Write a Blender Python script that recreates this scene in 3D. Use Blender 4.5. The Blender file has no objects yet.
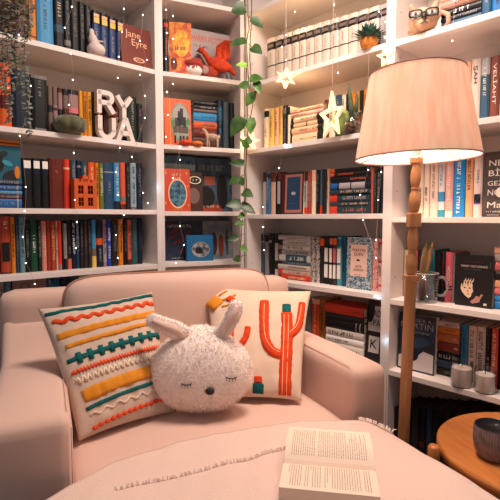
import bpy, bmesh, math, random
from mathutils import Vector, Matrix, noise
R = math.radians
random.seed(7)
col = bpy.context.scene.collection
# ------------------------------------------------------------------ camera model (used to survey the place)
FP, H, PITCH = 460.0, 1.10, math.atan(32/460.0)
CAM = Vector((0, 0, H))
def ray(px, py):
    x = (px-250)/FP; u = (250-py)/FP
    return Vector((x, math.cos(PITCH)+u*math.sin(PITCH), -math.sin(PITCH)+u*math.cos(PITCH)))
def at_depth(px, py, Y):
    d = ray(px, py); return CAM + d*(Y/d.y)
def at_z(px, py, z):
    d = ray(px, py); return CAM + d*((z-H)/d.z)
cd = bpy.data.cameras.new('camera'); cam = bpy.data.objects.new('camera', cd); col.objects.link(cam)
cam.location = CAM; cam.rotation_euler = (R(90)-PITCH, 0, 0)
cd.sensor_width = 36; cd.lens = 36*FP/500; cd.clip_start = .02
bpy.context.scene.camera = cam
# ------------------------------------------------------------------ materials
def lin(c):
    c = c.lstrip('#'); v = [int(c[i:i+2], 16)/255 for i in (0, 2, 4)]
    return tuple(x/12.92 if x <= .04045 else ((x+.055)/1.055)**2.4 for x in v)+(1,)
MATS = {}
def mat(hexc, rough=.6, bump=0, bscale=300, kind='plain', hex2=None, sheen=0, metal=0, trans=0, emit=0, spec=.4, vscale=8):
    key = (hexc, rough, bump, bscale, kind, hex2, sheen, metal, trans, emit, spec, vscale)
    if key in MATS: return MATS[key]
    m = bpy.data.materials.new(kind+'_'+hexc.strip('#')); m.use_nodes = True
    nt = m.node_tree; N = nt.nodes; L = nt.links; b = N['Principled BSDF']
    b.inputs['Base Color'].default_value = lin(hexc); b.inputs['Roughness'].default_value = rough
    b.inputs['Metallic'].default_value = metal; b.inputs['Specular IOR Level'].default_value = spec
    if sheen: b.inputs['Sheen Weight'].default_value = sheen; b.inputs['Sheen Roughness'].default_value = .5
    if trans: b.inputs['Transmission Weight'].default_value = trans
    if emit: b.inputs['Emission Color'].default_value = lin(hexc); b.inputs['Emission Strength'].default_value = emit
    tc = N.new('ShaderNodeTexCoord')
    if kind == 'mix' or (kind == 'plain' and hex2):
        n = N.new('ShaderNodeTexNoise'); n.inputs['Scale'].default_value = vscale; n.inputs['Detail'].default_value = 4
        r = N.new('ShaderNodeValToRGB'); r.color_ramp.elements[0].position = .42; r.color_ramp.elements[1].position = .58
        r.color_ramp.elements[0].color = lin(hexc); r.color_ramp.elements[1].color = lin(hex2)
        L.new(tc.outputs['Object'], n.inputs['Vector']); L.new(n.outputs['Fac'], r.inputs['Fac']); L.new(r.outputs['Color'], b.inputs['Base Color'])
    if kind == 'wood':
        mp = N.new('ShaderNodeMapping'); mp.inputs['Scale'].default_value = (vscale*6, vscale, vscale*.35) if not sheen else (1, 1, 1)
        n = N.new('ShaderNodeTexNoise'); n.inputs['Scale'].default_value = 2; n.inputs['Detail'].default_value = 6; n.inputs['Distortion'].default_value = .6
        r = N.new('ShaderNodeValToRGB'); r.color_ramp.elements[0].position = .3; r.color_ramp.elements[1].position = .7
        r.color_ramp.elements[0].color = lin(hexc); r.color_ramp.elements[1].color = lin(hex2)
        L.new(tc.outputs['Object'], mp.inputs['Vector']); L.new(mp.outputs['Vector'], n.inputs['Vector']); L.new(n.outputs['Fac'], r.inputs['Fac']); L.new(r.outputs['Color'], b.inputs['Base Color'])
    if kind == 'planks':
        bk = N.new('ShaderNodeTexBrick'); bk.inputs['Color1'].default_value = lin(hexc); bk.inputs['Color2'].default_value = lin(hex2); bk.inputs['Mortar'].default_value = lin('1a100a')
        bk.inputs['Scale'].default_value = 1; bk.inputs['Brick Width'].default_value = 1.2; bk.inputs['Row Height'].default_value = .12; bk.inputs['Mortar Size'].default_value = .003
        L.new(tc.outputs['Object'], bk.inputs['Vector']); L.new(bk.outputs['Color'], b.inputs['Base Color'])
    if kind == 'marble':
        n = N.new('ShaderNodeTexNoise'); n.inputs['Scale'].default_value = vscale; n.inputs['Detail'].default_value = 3; n.inputs['Distortion'].default_value = 3
        r = N.new('ShaderNodeValToRGB'); r.color_ramp.interpolation = 'CONSTANT'
        r.color_ramp.elements[0].color = lin(hexc); r.color_ramp.elements[1].color = lin(hex2); r.color_ramp.elements[1].position = .5
        L.new(tc.outputs['Object'], n.inputs['Vector']); L.new(n.outputs['Fac'], r.inputs['Fac']); L.new(r.outputs['Color'], b.inputs['Base Color'])
    if bump:
        n = N.new('ShaderNodeTexNoise'); n.inputs['Scale'].default_value = bscale; n.inputs['Detail'].default_value = 3
        bp = N.new('ShaderNodeBump'); bp.inputs['Strength'].default_value = bump; bp.inputs['Distance'].default_value = .002
        L.new(tc.outputs['Object'], n.inputs['Vector']); L.new(n.outputs['Fac'], bp.inputs['Height']); L.new(bp.outputs['Normal'], b.inputs['Normal'])
    MATS[key] = m; return m
# ------------------------------------------------------------------ object helpers
def link(name, me, m=None, parent=None, mw=None, smooth=False, label=None):
    o = bpy.data.objects.new(name, me); col.objects.link(o)
    if m is not None and me is not None:
        me.materials.clear(); me.materials.append(m)
    if smooth and me is not None:
        me.polygons.foreach_set('use_smooth', [True]*len(me.polygons))
    if parent is not None: o.parent = parent
    if mw is not None: o.matrix_local = mw
    if label: o['label'] = label
    return o
def from_bm(name, bm, m=None, parent=None, mw=None, smooth=False, label=None):
    bmesh.ops.recalc_face_normals(bm, faces=bm.faces)
    me = bpy.data.meshes.new(name); bm.to_mesh(me); bm.free()
    return link(name, me, m, parent, mw, smooth, label)
LABELS = {}
def tag(o, label, cat, group=None):
    o['label'] = label; o['category'] = cat
    if group: o['group'] = group
    if label in LABELS: print('DUPLABEL', label)
    n = len(label.split())
    if n > 16 or n < 4: print('LABELLEN', n, label)
    LABELS[label] = 1
    return o
def empty(name, mw, label, cat, group=None):
    o = link(name, None); o.matrix_world = mw; o.empty_display_size = .02
    return tag(o, label, cat, group)
def bx(bm, x0, x1, y0, y1, z0, z1, M=None, bev=0, seg=3):
    v = [bm.verts.new((x, y, z)) for x in (x0, x1) for y in (y0, y1) for z in (z0, z1)]
    f = [bm.faces.new([v[i] for i in q]) for q in ((0, 1, 3, 2), (4, 6, 7, 5), (0, 4, 5, 1), (2, 3, 7, 6), (0, 2, 6, 4), (1, 5, 7, 3))]
    if bev:
        es = list({e for q in f for e in q.edges})
        r = bmesh.ops.bevel(bm, geom=es, offset=bev, segments=seg, profile=.5, affect='EDGES')
    if M is not None:
        vs = v if not bev else bm.verts
        bmesh.ops.transform(bm, matrix=M, verts=[q for q in vs if q.is_valid])
def box(name, dims, m, parent=None, mw=None, bev=0, smooth=False, label=None, seg=3):
    bm = bmesh.new(); bx(bm, *dims, bev=bev, seg=seg); return from_bm(name, bm, m, parent, mw, smooth, label)
def extr(bm, pts, h, flip=False):      # polygon in XY extruded along Z
    a = [bm.verts.new((x, y, 0)) for x, y in pts]; b = [bm.verts.new((x, y, h)) for x, y in pts]
    bm.faces.new(a[::-1]); bm.faces.new(b); n = len(pts)
    for i in range(n): bm.faces.new((a[i], a[(i+1) % n], b[(i+1) % n], b[i]))
def lathe(bm, prof, seg=32, M=None, sq=None):
    rings = []
    for r, z in prof:
        rings.append([bm.verts.new((r*math.cos(2*math.pi*k/seg), r*math.sin(2*math.pi*k/seg), z)) for k in range(seg)])
    for a, b in zip(rings, rings[1:]):
        for k in range(seg): bm.faces.new((a[k], a[(k+1) % seg], b[(k+1) % seg], b[k]))
    if prof[0][0] > 1e-5: bm.faces.new(rings[0][::-1])
    if prof[-1][0] > 1e-5: bm.faces.new(rings[-1])
    bmesh.ops.remove_doubles(bm, verts=bm.verts, dist=1e-6)
    if M is not None: bmesh.ops.transform(bm, matrix=M, verts=bm.verts)
def tube(bm, pts, rad, seg=6):
    pts = [Vector(p) for p in pts]; prev = None; rings = []
    for i, p in enumerate(pts):
        t = (pts[min(i+1, len(pts)-1)]-pts[max(i-1, 0)]).normalized()
        a = t.orthogonal().normalized() if prev is None else (prev-t*prev.dot(t)).normalized()
        prev = a; b = t.cross(a); r = rad[i] if isinstance(rad, (list, tuple)) else rad
        rings.append([bm.verts.new(p+a*r*math.cos(2*math.pi*k/seg)+b*r*math.sin(2*math.pi*k/seg)) for k in range(seg)])
    for a, b in zip(rings, rings[1:]):
        for k in range(seg): bm.faces.new((a[k], a[(k+1) % seg], b[(k+1) % seg], b[k]))
    bm.faces.new(rings[0][::-1]); bm.faces.new(rings[-1])
def ico(bm, c, r, sub=2, M=None):
    T = Matrix.Translation(c) @ (M if M is not None else Matrix()) @ Matrix.Diagonal((r[0], r[1], r[2], 1) if isinstance(r, (list, tuple)) else (r, r, r, 1))
    bmesh.ops.create_icosphere(bm, subdivisions=sub, radius=1, matrix=T)
def capsule(bm, a, b, ra, rb, n=6):
    a, b = Vector(a), Vector(b)
    for i in range(n+1): ico(bm, a.lerp(b, i/n), ra+(rb-ra)*i/n, 2)
def remesh(o, vox, smooth=6):
    m = o.modifiers.new('remesh', 'REMESH'); m.mode = 'VOXEL'; m.voxel_size = vox; m.use_smooth_shade = True
    s = o.modifiers.new('smooth', 'SMOOTH'); s.iterations = smooth; s.factor = .5
    return o
def text_obj(txt, size, m, parent, mw, width=None, name='title', label=None):
    c = bpy.data.curves.new('t', 'FONT'); c.body = txt; c.size = size; c.extrude = .0002; c.align_x = 'CENTER'; c.align_y = 'CENTER'; c.resolution_u = 2
    t = bpy.data.objects.new('t', c); col.objects.link(t)
    dg = bpy.context.evaluated_depsgraph_get(); dg.update()
    me = bpy.data.meshes.new_from_object(t.evaluated_get(dg)); bpy.data.objects.remove(t); bpy.data.curves.remove(c)
    xs = [v.co.x for v in me.vertices]
    if width and xs:
        k = width/(max(xs)-min(xs))
        for v in me.vertices: v.co.x *= k
    return link(name, me, m, parent, mw, label=label)
FACE = Matrix(((1, 0, 0, 0), (0, 0, -1, 0), (0, 1, 0, 0), (0, 0, 0, 1)))   # text XY -> XZ, facing -Y
# ------------------------------------------------------------------ bookcases
BODY = mat('e6dad3', .45, spec=.35)
class Unit:
    def __init__(s, p0, p1, u=None, width=None, depth=.28, th=.02):
        s.p = Vector((p0[0], p0[1], 0))
        s.u = (Vector((p1[0], p1[1], 0))-s.p).normalized() if u is None else Vector(u).normalized()
        s.w = width if width else (Vector((p1[0], p1[1], 0))-s.p).length
        s.n = Vector((-s.u.y, s.u.x, 0)); s.d = depth; s.th = th; s.ang = math.atan2(s.u.y, s.u.x); s.z = {}
    def M(s, t=0, b=0, z=0): return Matrix.Translation(s.p+s.u*t+s.n*b+Vector((0, 0, z))) @ Matrix.Rotation(s.ang, 4, 'Z')
    def hit(s, px, py, b=0):
        d = ray(px, py); q = s.p+s.n*b; k = s.n.dot(q-CAM)/s.n.dot(d); P = CAM+d*k
        return (P-s.p).dot(s.u), P.z
def plane_hit(p, u, px, py=200):   # where a column of the picture meets a vertical plane
    n = Vector((-u[1], u[0], 0)); d = ray(px, py); k = n.dot(Vector((p[0], p[1], H))-CAM)/n.dot(d); P = CAM+d*k
    return (P.x, P.y)
uR = Vector((.691, -.723, 0)); pR = (.2, 2.3)
uL = Vector((.741, .672, 0)); pL = (-.54, 2.2)
l1 = plane_hit(pL, uL, 160.5); a0 = plane_hit(pR, uR, 244.5); a1 = plane_hit(pR, uR, 387.5)
WL = 1.0
LU = Unit((l1[0]-uL.x*WL, l1[1]-uL.y*WL), l1)
uN = Vector((.92, .39, 0)).normalized(); n1 = plane_hit(l1, uN, 244.0)
NU = Unit(l1, n1)
AU = Unit(a0, a1); BU = Unit(a1, a1, u=uR, width=.85)
TH = .022
def shelfz(U, i, px, py): U.z[i] = U.hit(px, py)[1]
shelfz(LU, 0, 140, -12); shelfz(LU, 1, 157, 70); shelfz(LU, 2, 157, 144.5); shelfz(LU, 3, 157, 210); shelfz(LU, 4, 157, 264.5); shelfz(LU, 5, 5, 326)
shelfz(NU, 0, 200, 1); shelfz(NU, 1, 200, 75.5); shelfz(NU, 2, 200, 146.5); shelfz(NU, 3, 200, 211.5); NU.z[4] = LU.z[4]+.005; NU.z[5] = LU.z[5]
shelfz(AU, 0, 262, 5); shelfz(AU, 1, 325, 61); shelfz(AU, 2, 325, 138); shelfz(AU, 3, 325, 214); shelfz(AU, 4, 350, 291); shelfz(AU, 5, 370, 368)
BU.z[0] = AU.z[0]; shelfz(BU, 1, 450, 24); shelfz(BU, 2, 475, 119); shelfz(BU, 3, 450, 217); shelfz(BU, 4, 450, 307.5); shelfz(BU, 5, 450, 386)
for U in (LU, NU): print('L/N', U.w, U.z)
for U in (AU, BU): print('A/B', U.w, U.z)
def bookcase(U, label):
    top = U.z[0]+.42
    r = empty('bookcase', U.M(), label, 'bookcase')
    box('side_panel', (0, U.th, 0, U.d, 0, top), BODY, r); box('side_panel', (U.w-U.th, U.w, 0, U.d, 0, top), BODY, r)
    box('back_panel', (U.th, U.w-U.th, U.d-.008, U.d, .02, top), BODY, r)
    box('top_panel', (U.th, U.w-U.th, 0, U.d-.008, top-TH, top), BODY, r)
    box('plinth', (U.th, U.w-U.th, .02, .035, 0, .05), BODY, r)
    U.z['floor'] = .075
    for i, z in list(U.z.items()): box('shelf', (U.th, U.w-U.th, .002, U.d-.008, z-TH, z), BODY, r, bev=.0008, seg=1)
    # shelf-pin holes drilled in the inner side faces
    pin = mat('6e5a50', .6)
    bm = bmesh.new()
    for zz in [U.z[0]+.1-.18*k for k in range(10)]:
        for xx, sg in ((U.th, 1), (U.w-U.th, -1)):
            for yy in (.04, .22): bx(bm, min(xx, xx+sg*.0006), max(xx, xx+sg*.0006), yy-.0025, yy+.0025, zz-.0025, zz+.0025)
    from_bm('pin_hole', bm, pin, r)
    return r
bookcase(LU, 'wide white bookcase on the left wall behind the sofa arm')
bookcase(NU, 'narrow white bookcase in the corner with figurines and face-out books')
bookcase(AU, 'white bookcase between the hanging vine and the floor lamp')
bookcase(BU, 'white bookcase on the far right behind lamp and side table')
# ------------------------------------------------------------------ room
def wall(name, U, ext0, ext1, off):
    me = box(name, (-ext0, U.w+ext1, U.d+off, U.d+off+.1, -.02, 2.75), mat('b9a096', .9, .2, 60), None, U.M()); me['kind'] = 'structure'
wall('wall_left', LU, .6, .72, .012); wall('wall_right', AU, .33, 1.9, .012)
fl = box('floor', (-3, 3, -1.5, 4, -.05, 0), mat('5a3826', .5, kind='planks', hex2='44291b')); fl['kind'] = 'structure'
# ------------------------------------------------------------------ books
PAGE = mat('e3d2b8', .8, .6, 900)
C = dict(black='17161a', charcoal='2c2b30', navy='16293f', blue='2f6ea8', skyblue='4f9fca', royal='2350a8', teal='1f7288', aqua='49a6ba', green='1a5a44', olive='7b8a3a', forest='24382a',
    yellow='e0a63a', amber='d98c2a', orange='e06a24', vermilion='d8482a', red='b53a26', maroon='6e2218', brown='5b3426', russet='8a3f28', salmon='d8745c', pink='d9808a', rose='e04a62', mauve='a58886', taupe='8c756c',
    grey='8f8a88', slate='54707c', silver='b3adab', cream='ecdcc2', ivory='e9e0d4', white='f2ece6', peach='f0b48e', purple='7a6ab0', brownred='7a3226', steel='3e5a70', lemon='e8c873')
for k_, v_ in C.items():
    rgb = [int(v_[i:i+2], 16)/255 for i in (0, 2, 4)]; lum = max(rgb)
    if lum < .93: C[k_] = ''.join('%02x' % int(255*(x**1.22)*(.94 if lum < .6 else 1)) for x in rgb)
def glass_mat():
    m = bpy.data.materials.new('clear_glass'); m.use_nodes = True; N = m.node_tree.nodes; L = m.node_tree.links
    N.remove(N['Principled BSDF']); out = [n for n in N if n.type == 'OUTPUT_MATERIAL'][0]
    a = N.new('ShaderNodeBsdfTransparent'); a.inputs[0].default_value = (.93, .93, .93, 1); b = N.new('ShaderNodeBsdfGlossy'); b.inputs['Roughness'].default_value = .08; f = N.new('ShaderNodeLayerWeight'); f.inputs[0].default_value = .12; x = N.new('ShaderNodeMixShader')
    L.new(f.outputs[1], x.inputs[0]); L.new(a.outputs[0], x.inputs[1]); L.new(b.outputs[0], x.inputs[2]); L.new(x.outputs[0], out.inputs[0]); return m
GL = glass_mat()
def dashes(length, hgt, seed):
    hgt = max(hgt, .0012); length = max(length, .004)
    rnd = random.Random(seed); bm = bmesh.new(); x = -length/2
    while x < length/2-.001:
        w = hgt*rnd.choice((.35, .5, .6, .75)); 
        if x+w > length/2: break
        if rnd.random() < .82:
            k = rnd.randint(0, 3)
            if k == 0: bx(bm, x, x+w*.35, 0, .0004, -hgt/2, hgt/2)
            elif k == 1: bx(bm, x, x+w*.3, 0, .0004, -hgt/2, hgt/2); bx(bm, x+w*.3, x+w, 0, .0004, hgt*.25, hgt/2)
            elif k == 2: bx(bm, x, x+w*.28, 0, .0004, -hgt/2, hgt/2); bx(bm, x+w*.7, x+w, 0, .0004, -hgt/2, hgt/2)
            else: bx(bm, x, x+w, 0, .0004, -hgt/2, -hgt*.2); bx(bm, x+w*.3, x+w*.65, 0, .0004, -hgt*.2, hgt/2)
            x += w
        else: x += hgt*.5
        x += hgt*.16
    return bm
def cmat(c, rough=.5): 
    if isinstance(c, str) and c in C: c = C[c]
    return mat(c, rough, spec=.35)
def spine_book(name, M, w, h, d, colour, label, group, opts):
    """book in its own frame: spine on -Y side, thickness X, height Z"""
    c = .0018
    root = empty(name, M, label, 'book', group)
    rnd = opts.get('rnd', .25); k = min(w*rnd, .006); hw = w/2
    pts = [(-hw, d), (-hw, k), (-hw*.6, k*.25), (0, 0), (hw*.6, k*.25), (hw, k), (hw, d), (hw-c, d), (hw-c, k+c), (-hw+c, k+c), (-hw+c, d)]
    bm = bmesh.new(); extr(bm, pts, h)
    cm = cmat(colour) if not opts.get('mat') else opts['mat']
    from_bm('cover', bm, cm, root)
    box('pages', (-hw+c, hw-c, k+c, d-.003, .003, h-.003), mat(opts['pages'], .9) if 'pages' in opts else PAGE, root)
    e = -.0006
    for (f0, f1, bc) in opts.get('bands', ()):
        bm = bmesh.new()
        p = [(-hw*1.0-.0003, k+.002), (-hw-.0003, k-.0003), (-hw*.6, k*.25+e), (0, e), (hw*.6, k*.25+e), (hw+.0003, k-.0003), (hw+.0003, k+.002)]
        extr(bm, p, h*(f1-f0)); bmesh.ops.translate(bm, verts=bm.verts, vec=(0, 0, h*f0))
        from_bm('band', bm, cmat(bc), root)
    tcn = opts.get('t')
    if tcn:
        T = opts.get('txt'); L0, L1 = opts.get('span', (.28, .9))
        ln = h*(L1-L0); cz = h*(L0+L1)/2; th = min(w*.5, opts.get('ts', .009))
        RM = Matrix.Translation((0, -.0012, cz)) @ Matrix.Rotation(R(90), 4, 'Y')
        if T: text_obj(T, th*1.45, cmat(tcn), root, Matrix.Translation((0, -.001, cz)) @ Matrix.Rotation(R(90), 4, 'Y') @ FACE, width=ln*.95)
        else: from_bm('title', dashes(ln, th, hash((round(w, 4), round(h, 4), len(label))) % 50 if False else random.randint(0, 999)), cmat(tcn), root, RM)
    for (f0, f1, lc) in opts.get('lab', ()):
        box('spine_label', (-hw*.72, hw*.72, -.0012, .001, h*f0, h*f1), cmat(lc), root)
    return root
ORD = ['first', 'second', 'third', 'fourth', 'fifth', 'sixth', 'seventh', 'eighth', 'ninth', 'tenth', 'eleventh', 'twelfth', 'thirteenth', 'fourteenth', 'fifteenth', 'sixteenth', 'seventeenth', 'eighteenth', 'nineteenth', 'twentieth',
    'twenty-first', 'twenty-second', 'twenty-third', 'twenty-fourth', 'twenty-fifth', 'twenty-sixth', 'twenty-seventh', 'twenty-eighth', 'twenty-ninth', 'thirtieth', 'thirty-first', 'thirty-second', 'thirty-third', 'thirty-fourth']
COLN = {'skyblue': 'light blue', 'royal': 'royal blue', 'forest': 'dark green', 'vermilion': 'orange-red', 'russet': 'reddish brown', 'mauve': 'mauve-grey', 'slate': 'blue-grey', 'brownred': 'brown-red', 'steel': 'steel blue', 'lemon': 'pale yellow', 'aqua': 'light teal', 'rose': 'bright pink'}
cn = lambda c: COLN.get(c, c)
def row(U, sh, b, phrase, items, depth=.15, group=None):
    """items: (x0, x1, ytop, colour, opts)"""
    seen = {}
    n = len(items)
    for i, it in enumerate(items):
        x0, x1, yt, colr = it[:4]; o = dict(it[4]) if len(it) > 4 else {}
        bb = b+o.get('b', random.uniform(-.006, .006)) if b > .02 else b
        z0 = U.z[sh]
        # column of the book at its mid height
        t_mid, ztop = U.hit((x0+x1)/2, yt, bb)
        h = ztop-z0
        zc = z0+h/2
        # picture row for mid height
        def tt(px):
            lo, hi = yt-5, 700
            for _ in range(40):
                m = (lo+hi)/2
                if U.hit(px, m, bb)[1] > zc: lo = m
                else: hi = m
            return U.hit(px, lo, bb)[0]
        ta, tb = tt(x0), tt(x1)
        w = max(.004, tb-ta-.0006)
        d = min(o.get('d', depth), U.d-.012-bb)
        opts = dict(o)
        desc = o.get('desc', '')
        kindw = 'slim ' if w < .016 else ('thick ' if w > .034 else '')
        lab = f"{kindw}{cn(colr)} book"
        if desc: lab += ' '+desc
        elif opts.get('t'): lab += f" with {cn(opts['t'])} lettering"
        nm = [cn(items[j][3]) for j in (i-1, i+1) if 0 <= j < n]
        lab0 = lab
        lab += f", {ORD[i]} from left {phrase}"
        if len(lab.split()) > 16: lab = f"{cn(colr)} book, {ORD[i]} from left {phrase}"
        spine_book('book', U.M((ta+tb)/2, bb, z0), w, h, d, colr, lab, group, opts)
def stack(U, sh, b, phrase, x0, x1, items, group=None, depth=.14, zbase=None):
    """items bottom last: (ytop, colour, opts); heights measured at the middle"""
    xm = (x0+x1)/2; z0 = U.z[sh] if zbase is None else zbase
    zs = [U.hit(xm, it[0], b)[1] for it in items]+[z0]

    n = len(items)
    for i, it in enumerate(items):
        zt, zb = zs[i], zs[i+1]; o = dict(it[2]) if len(it) > 2 else {}
        ym = it[0]+2
        ta = U.hit(x0+o.get('dx0', 0), ym, b)[0]; tb = U.hit(x1+o.get('dx1', 0), ym, b)[0]
        if zt-zb < .005: print('THINSTACK', phrase, i, zt-zb); zt = zb+.006
        w = zt-zb-.0006; h = tb-ta; jit = random.uniform(-.003, .003)
        M = U.M(ta, b+jit, zb+w/2+.0003) @ Matrix.Rotation(R(90), 4, 'Y')
        desc = o.get('desc', ''); pos = 'topmost' if i == 0 else ('bottom one' if i == n-1 else ORD[i]+' from the top')
        lab = f"{cn(it[1])} book {desc + ' ' if desc else ''}lying flat, {pos} {phrase}"
        if len(lab.split()) > 16: lab = f"{cn(it[1])} book lying flat, {pos} {phrase}"
        dd = min(depth, U.d-.012-b-.004)
        spine_book('book', M, w, h, dd, it[1], lab, group, o)
    return zs[0]
def face_book(U, sh, b, x0, x1, yt, colour, th, label, lean=5, group=None, yaw=0, m=None, name='book', dz=0, spine=None):
    z0 = U.z[sh]+dz
    ta, zt = U.hit(x0, yt+8, b); tb, _ = U.hit(x1, yt+8, b); _, zt = U.hit((x0+x1)/2, yt, b)
    w = tb-ta; h = (zt-z0)/math.cos(R(lean))
    M = U.M(ta, b, z0+.0002) @ Matrix.Rotation(R(yaw), 4, 'Z') @ Matrix.Rotation(R(-lean), 4, 'X')
    root = empty(name, M, label, 'book', group); c = .002
    bm = bmesh.new(); extr(bm, [(0, 0), (w, 0), (w, c), (c, c), (c, th-c), (w, th-c), (w, th), (0, th)], h)
    from_bm('cover', bm, m or cmat(colour), root)
    box('pages', (c, w-.003, c, th-c, .003, h-.003), PAGE, root)
    if spine: box('spine', (-.0006, .002, .001, th-.001, 0.001, h-.001), cmat(spine), root)
    return root, w, h
def fr(root, name, x0, x1, z0, z1, c, lvl=1, m=None, label=None):
    return box(name, (x0, x1, -.0005*lvl, .0003, z0, z1), m or cmat(c), root, label=label)
def fdisc(root, name, cx, cz, rx, rz, c, lvl=1, m=None, seg=28, ang=0, hole=0):
    bm = bmesh.new(); f = -.0005*lvl
    o = [((math.cos(a)*rx), (math.sin(a)*rz)) for a in [2*math.pi*k/seg for k in range(seg)]]
    ca, sa = math.cos(ang), math.sin(ang)
    P = [(cx+x*ca-z*sa, cz+x*sa+z*ca) for x, z in o]
    if not hole:
        a = [bm.verts.new((x, f, z)) for x, z in P]; q = [bm.verts.new((x, .0002, z)) for x, z in P]
        bm.faces.new(a); 
        for k in range(seg): bm.faces.new((a[k], q[k], q[(k+1) % seg], a[(k+1) % seg]))
    else:
        a = [bm.verts.new((x, f, z)) for x, z in P]; q = [bm.verts.new((cx+(x-cx)*hole, f, cz+(z-cz)*hole)) for x, z in P]
        for k in range(seg): bm.faces.new((a[k], q[k], q[(k+1) % seg], a[(k+1) % seg]))
    return from_bm(name, bm, m or cmat(c), root)
def ftext(root, txt, size, c, cx, cz, width=None, lvl=1, ang=0):
    return text_obj(txt, size, cmat(c), root, Matrix.Translation((cx, -.0006*lvl, cz)) @ Matrix.Rotation(ang, 4, 'Y') @ FACE, width)
def fdash(root, ln, hg, c, cx, cz, seed=1): return from_bm('text_line', dashes(ln, hg, seed), cmat(c), root, Matrix.Translation((cx, -.001, cz)))
# ================================================================== BOOKS, shelf by shelf
def dark(): return random.choice(('black', 'charcoal', 'navy'))
W = dict
pL = ['', 'on top shelf of left bookcase', 'on second shelf of left bookcase', 'on third shelf of left bookcase', 'on fourth shelf of left bookcase', 'on bottom shelf left of armchair']
# --- left, top shelf
g = 'books on the top shelf of the left bookcase'
row(LU, 1, .04, pL[1], [(12, 26, -22, 'brown', W(t='cream')), (27, 36.5, -14, 'amber', W(t='russet', bands=((.1, .13, 'russet'),))), (37, 53.5, -8, 'skyblue', W(t='steel', bands=((.97, 1, 'brown'),), ts=.012, span=(.3, .85))), (54.5, 64, -12, 'black', W(t='cream', span=(.5, .95), bands=((.28, .40, 'steel'),), ts=.012)),
    (64.5, 71, -4, 'black', W(t='grey', bands=((.1, .2, 'grey'),))), (71.5, 79, 0, 'charcoal', W(t='grey')), (79.5, 85.5, 2, 'black', W(t='grey')), (86, 91.5, 5, 'charcoal', W(t='grey'))], .19, g)
items = []
for x0, x1, yt in ((93, 100.6, 10.5), (101, 108.6, 13.5), (109.2, 116.6, 17), (117.2, 124, 20)):
    items.append((x0, x1, yt, 'royal', W(desc='with black top and gold skull emblem', mat=mat('1a3565', .5), bands=((.72, 1, 'black'), (0, .06, 'black'), (.075, .085, 'amber')), t='silver', span=(.18, .62), lab=((.74, .86, 'lemon'), (.87, .93, 'peach')), b=0)))
row(LU, 1, .04, 'in the blue four-volume set beside the red-brown book', items, .19, g)
r, w, h = face_book(LU, 1, .02, 121.8, 152, 25, 'russet', .03, 'red-brown hardback with pale handwritten title leaning face-out on top left shelf', 7, g)
ftext(r, 'Jane', h*.24, 'peach', w*.42, h*.78); ftext(r, 'Eyre', h*.24, 'peach', w*.60, h*.58); fdisc(r, 'ornament', w*.56, h*.17, w*.19, h*.06, 'peach', hole=.7); fdash(r, w*.22, h*.035, 'peach', w*.56, h*.17)
# --- left, second shelf
g = 'books on the second shelf of the left bookcase'
row(LU, 2, .05, pL[2], [(0, 12, 62, 'orange', W(t='brown', bands=((.3, .5, 'maroon'), (.6, .63, 'lemon')))), (12.5, 31, 70, 'navy', W(t='grey', desc='behind the trailing plant')), (32, 48, 75.5, 'black', W(t='silver', ts=.010, span=(.62, .9), bands=((.94, 1, 'grey'), (.93, .94, 'navy')), lab=((.03, .07, 'grey'),))),
    (48.6, 53, 86, 'taupe', W(bands=((.45, .6, 'charcoal'), (0, .06, 'brown')))), (53.4, 58, 87, 'taupe', W(bands=((.38, .62, 'mauve'), (.5, .56, 'charcoal')))), (58.4, 63, 88, 'mauve', W(bands=((.4, .55, 'charcoal'), (.9, 1, 'brown')))), (63.6, 69, 89, 'taupe', W(bands=((.42, .58, 'brown'), (.87, 1, 'charcoal')))), (69.4, 79, 90, 'mauve', W(bands=((.4, .5, 'charcoal'), (.5, .62, 'pink'), (.9, 1, 'charcoal')))),
    (79.6, 83.6, 91, 'yellow', W()), (83.9, 87.4, 91.5, 'amber', W(t='brown')), (87.7, 92.4, 92, 'yellow', W(t='brown')), (92.8, 95, 92, 'black'), (96, 104, 96, 'maroon', W(t='amber')), (104.6, 113, 96.5, 'brown', W(t='peach')), (113.6, 121, 97, 'russet', W(t='cream')), (121.6, 127.6, 97.5, 'charcoal', W(t='grey')), (128, 137.4, 97, 'forest', W(t='silver')), (138, 143, 104, 'charcoal', W(t='mauve'))], .15, g)
# --- left, third shelf
g = 'books on the third shelf of the left bookcase'
zt = stack(LU, 3, .05, 'in blue stack on third left shelf', -14, 22, [(179.5, 'steel', W(t='silver', lab=((.02, .06, 'silver'),))), (184.5, 'blue', W(t='silver', bands=((.86, .9, 'silver'),))), (190.5, 'skyblue', W(t='silver', bands=((.86, .9, 'silver'),))), (194.5, 'brownred', W(t='silver', bands=((.86, .9, 'silver'),))), (198.5, 'blue', W(t='silver', bands=((.86, .9, 'silver'),)))], g)
r, w, h = face_book(LU, 3, .055, -14, 20.5, 139.5, 'teal', .026, 'teal illustrated hardback with orange top edge standing on the blue book stack', 3, g, dz=zt-LU.z[3])
fr(r, 'top_band', 0, w, h*.86, h, 'amber'); fr(r, 'top_band', 0, w, h*.91, h*.94, 'brown', 2)
fdisc(r, 'painted_rock', w*.25, h*.4, w*.25, h*.25, 'black'); fdisc(r, 'painted_rock', w*.7, h*.10, w*.28, h*.14, 'charcoal', ang=.4); fdisc(r, 'painted_tree', w*.45, h*.62, w*.2, h*.08, 'forest', ang=.5); fdisc(r, 'painted_leaf', w*.88, h*.2, w*.08, h*.16, 'amber', 2); fdisc(r, 'painted_wave', w*.6, h*.42, w*.16, h*.06, 'aqua', 2, ang=-.4)
lb = [(22.8, 32.6), (33, 41.4), (41.8, 49.4)]
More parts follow.
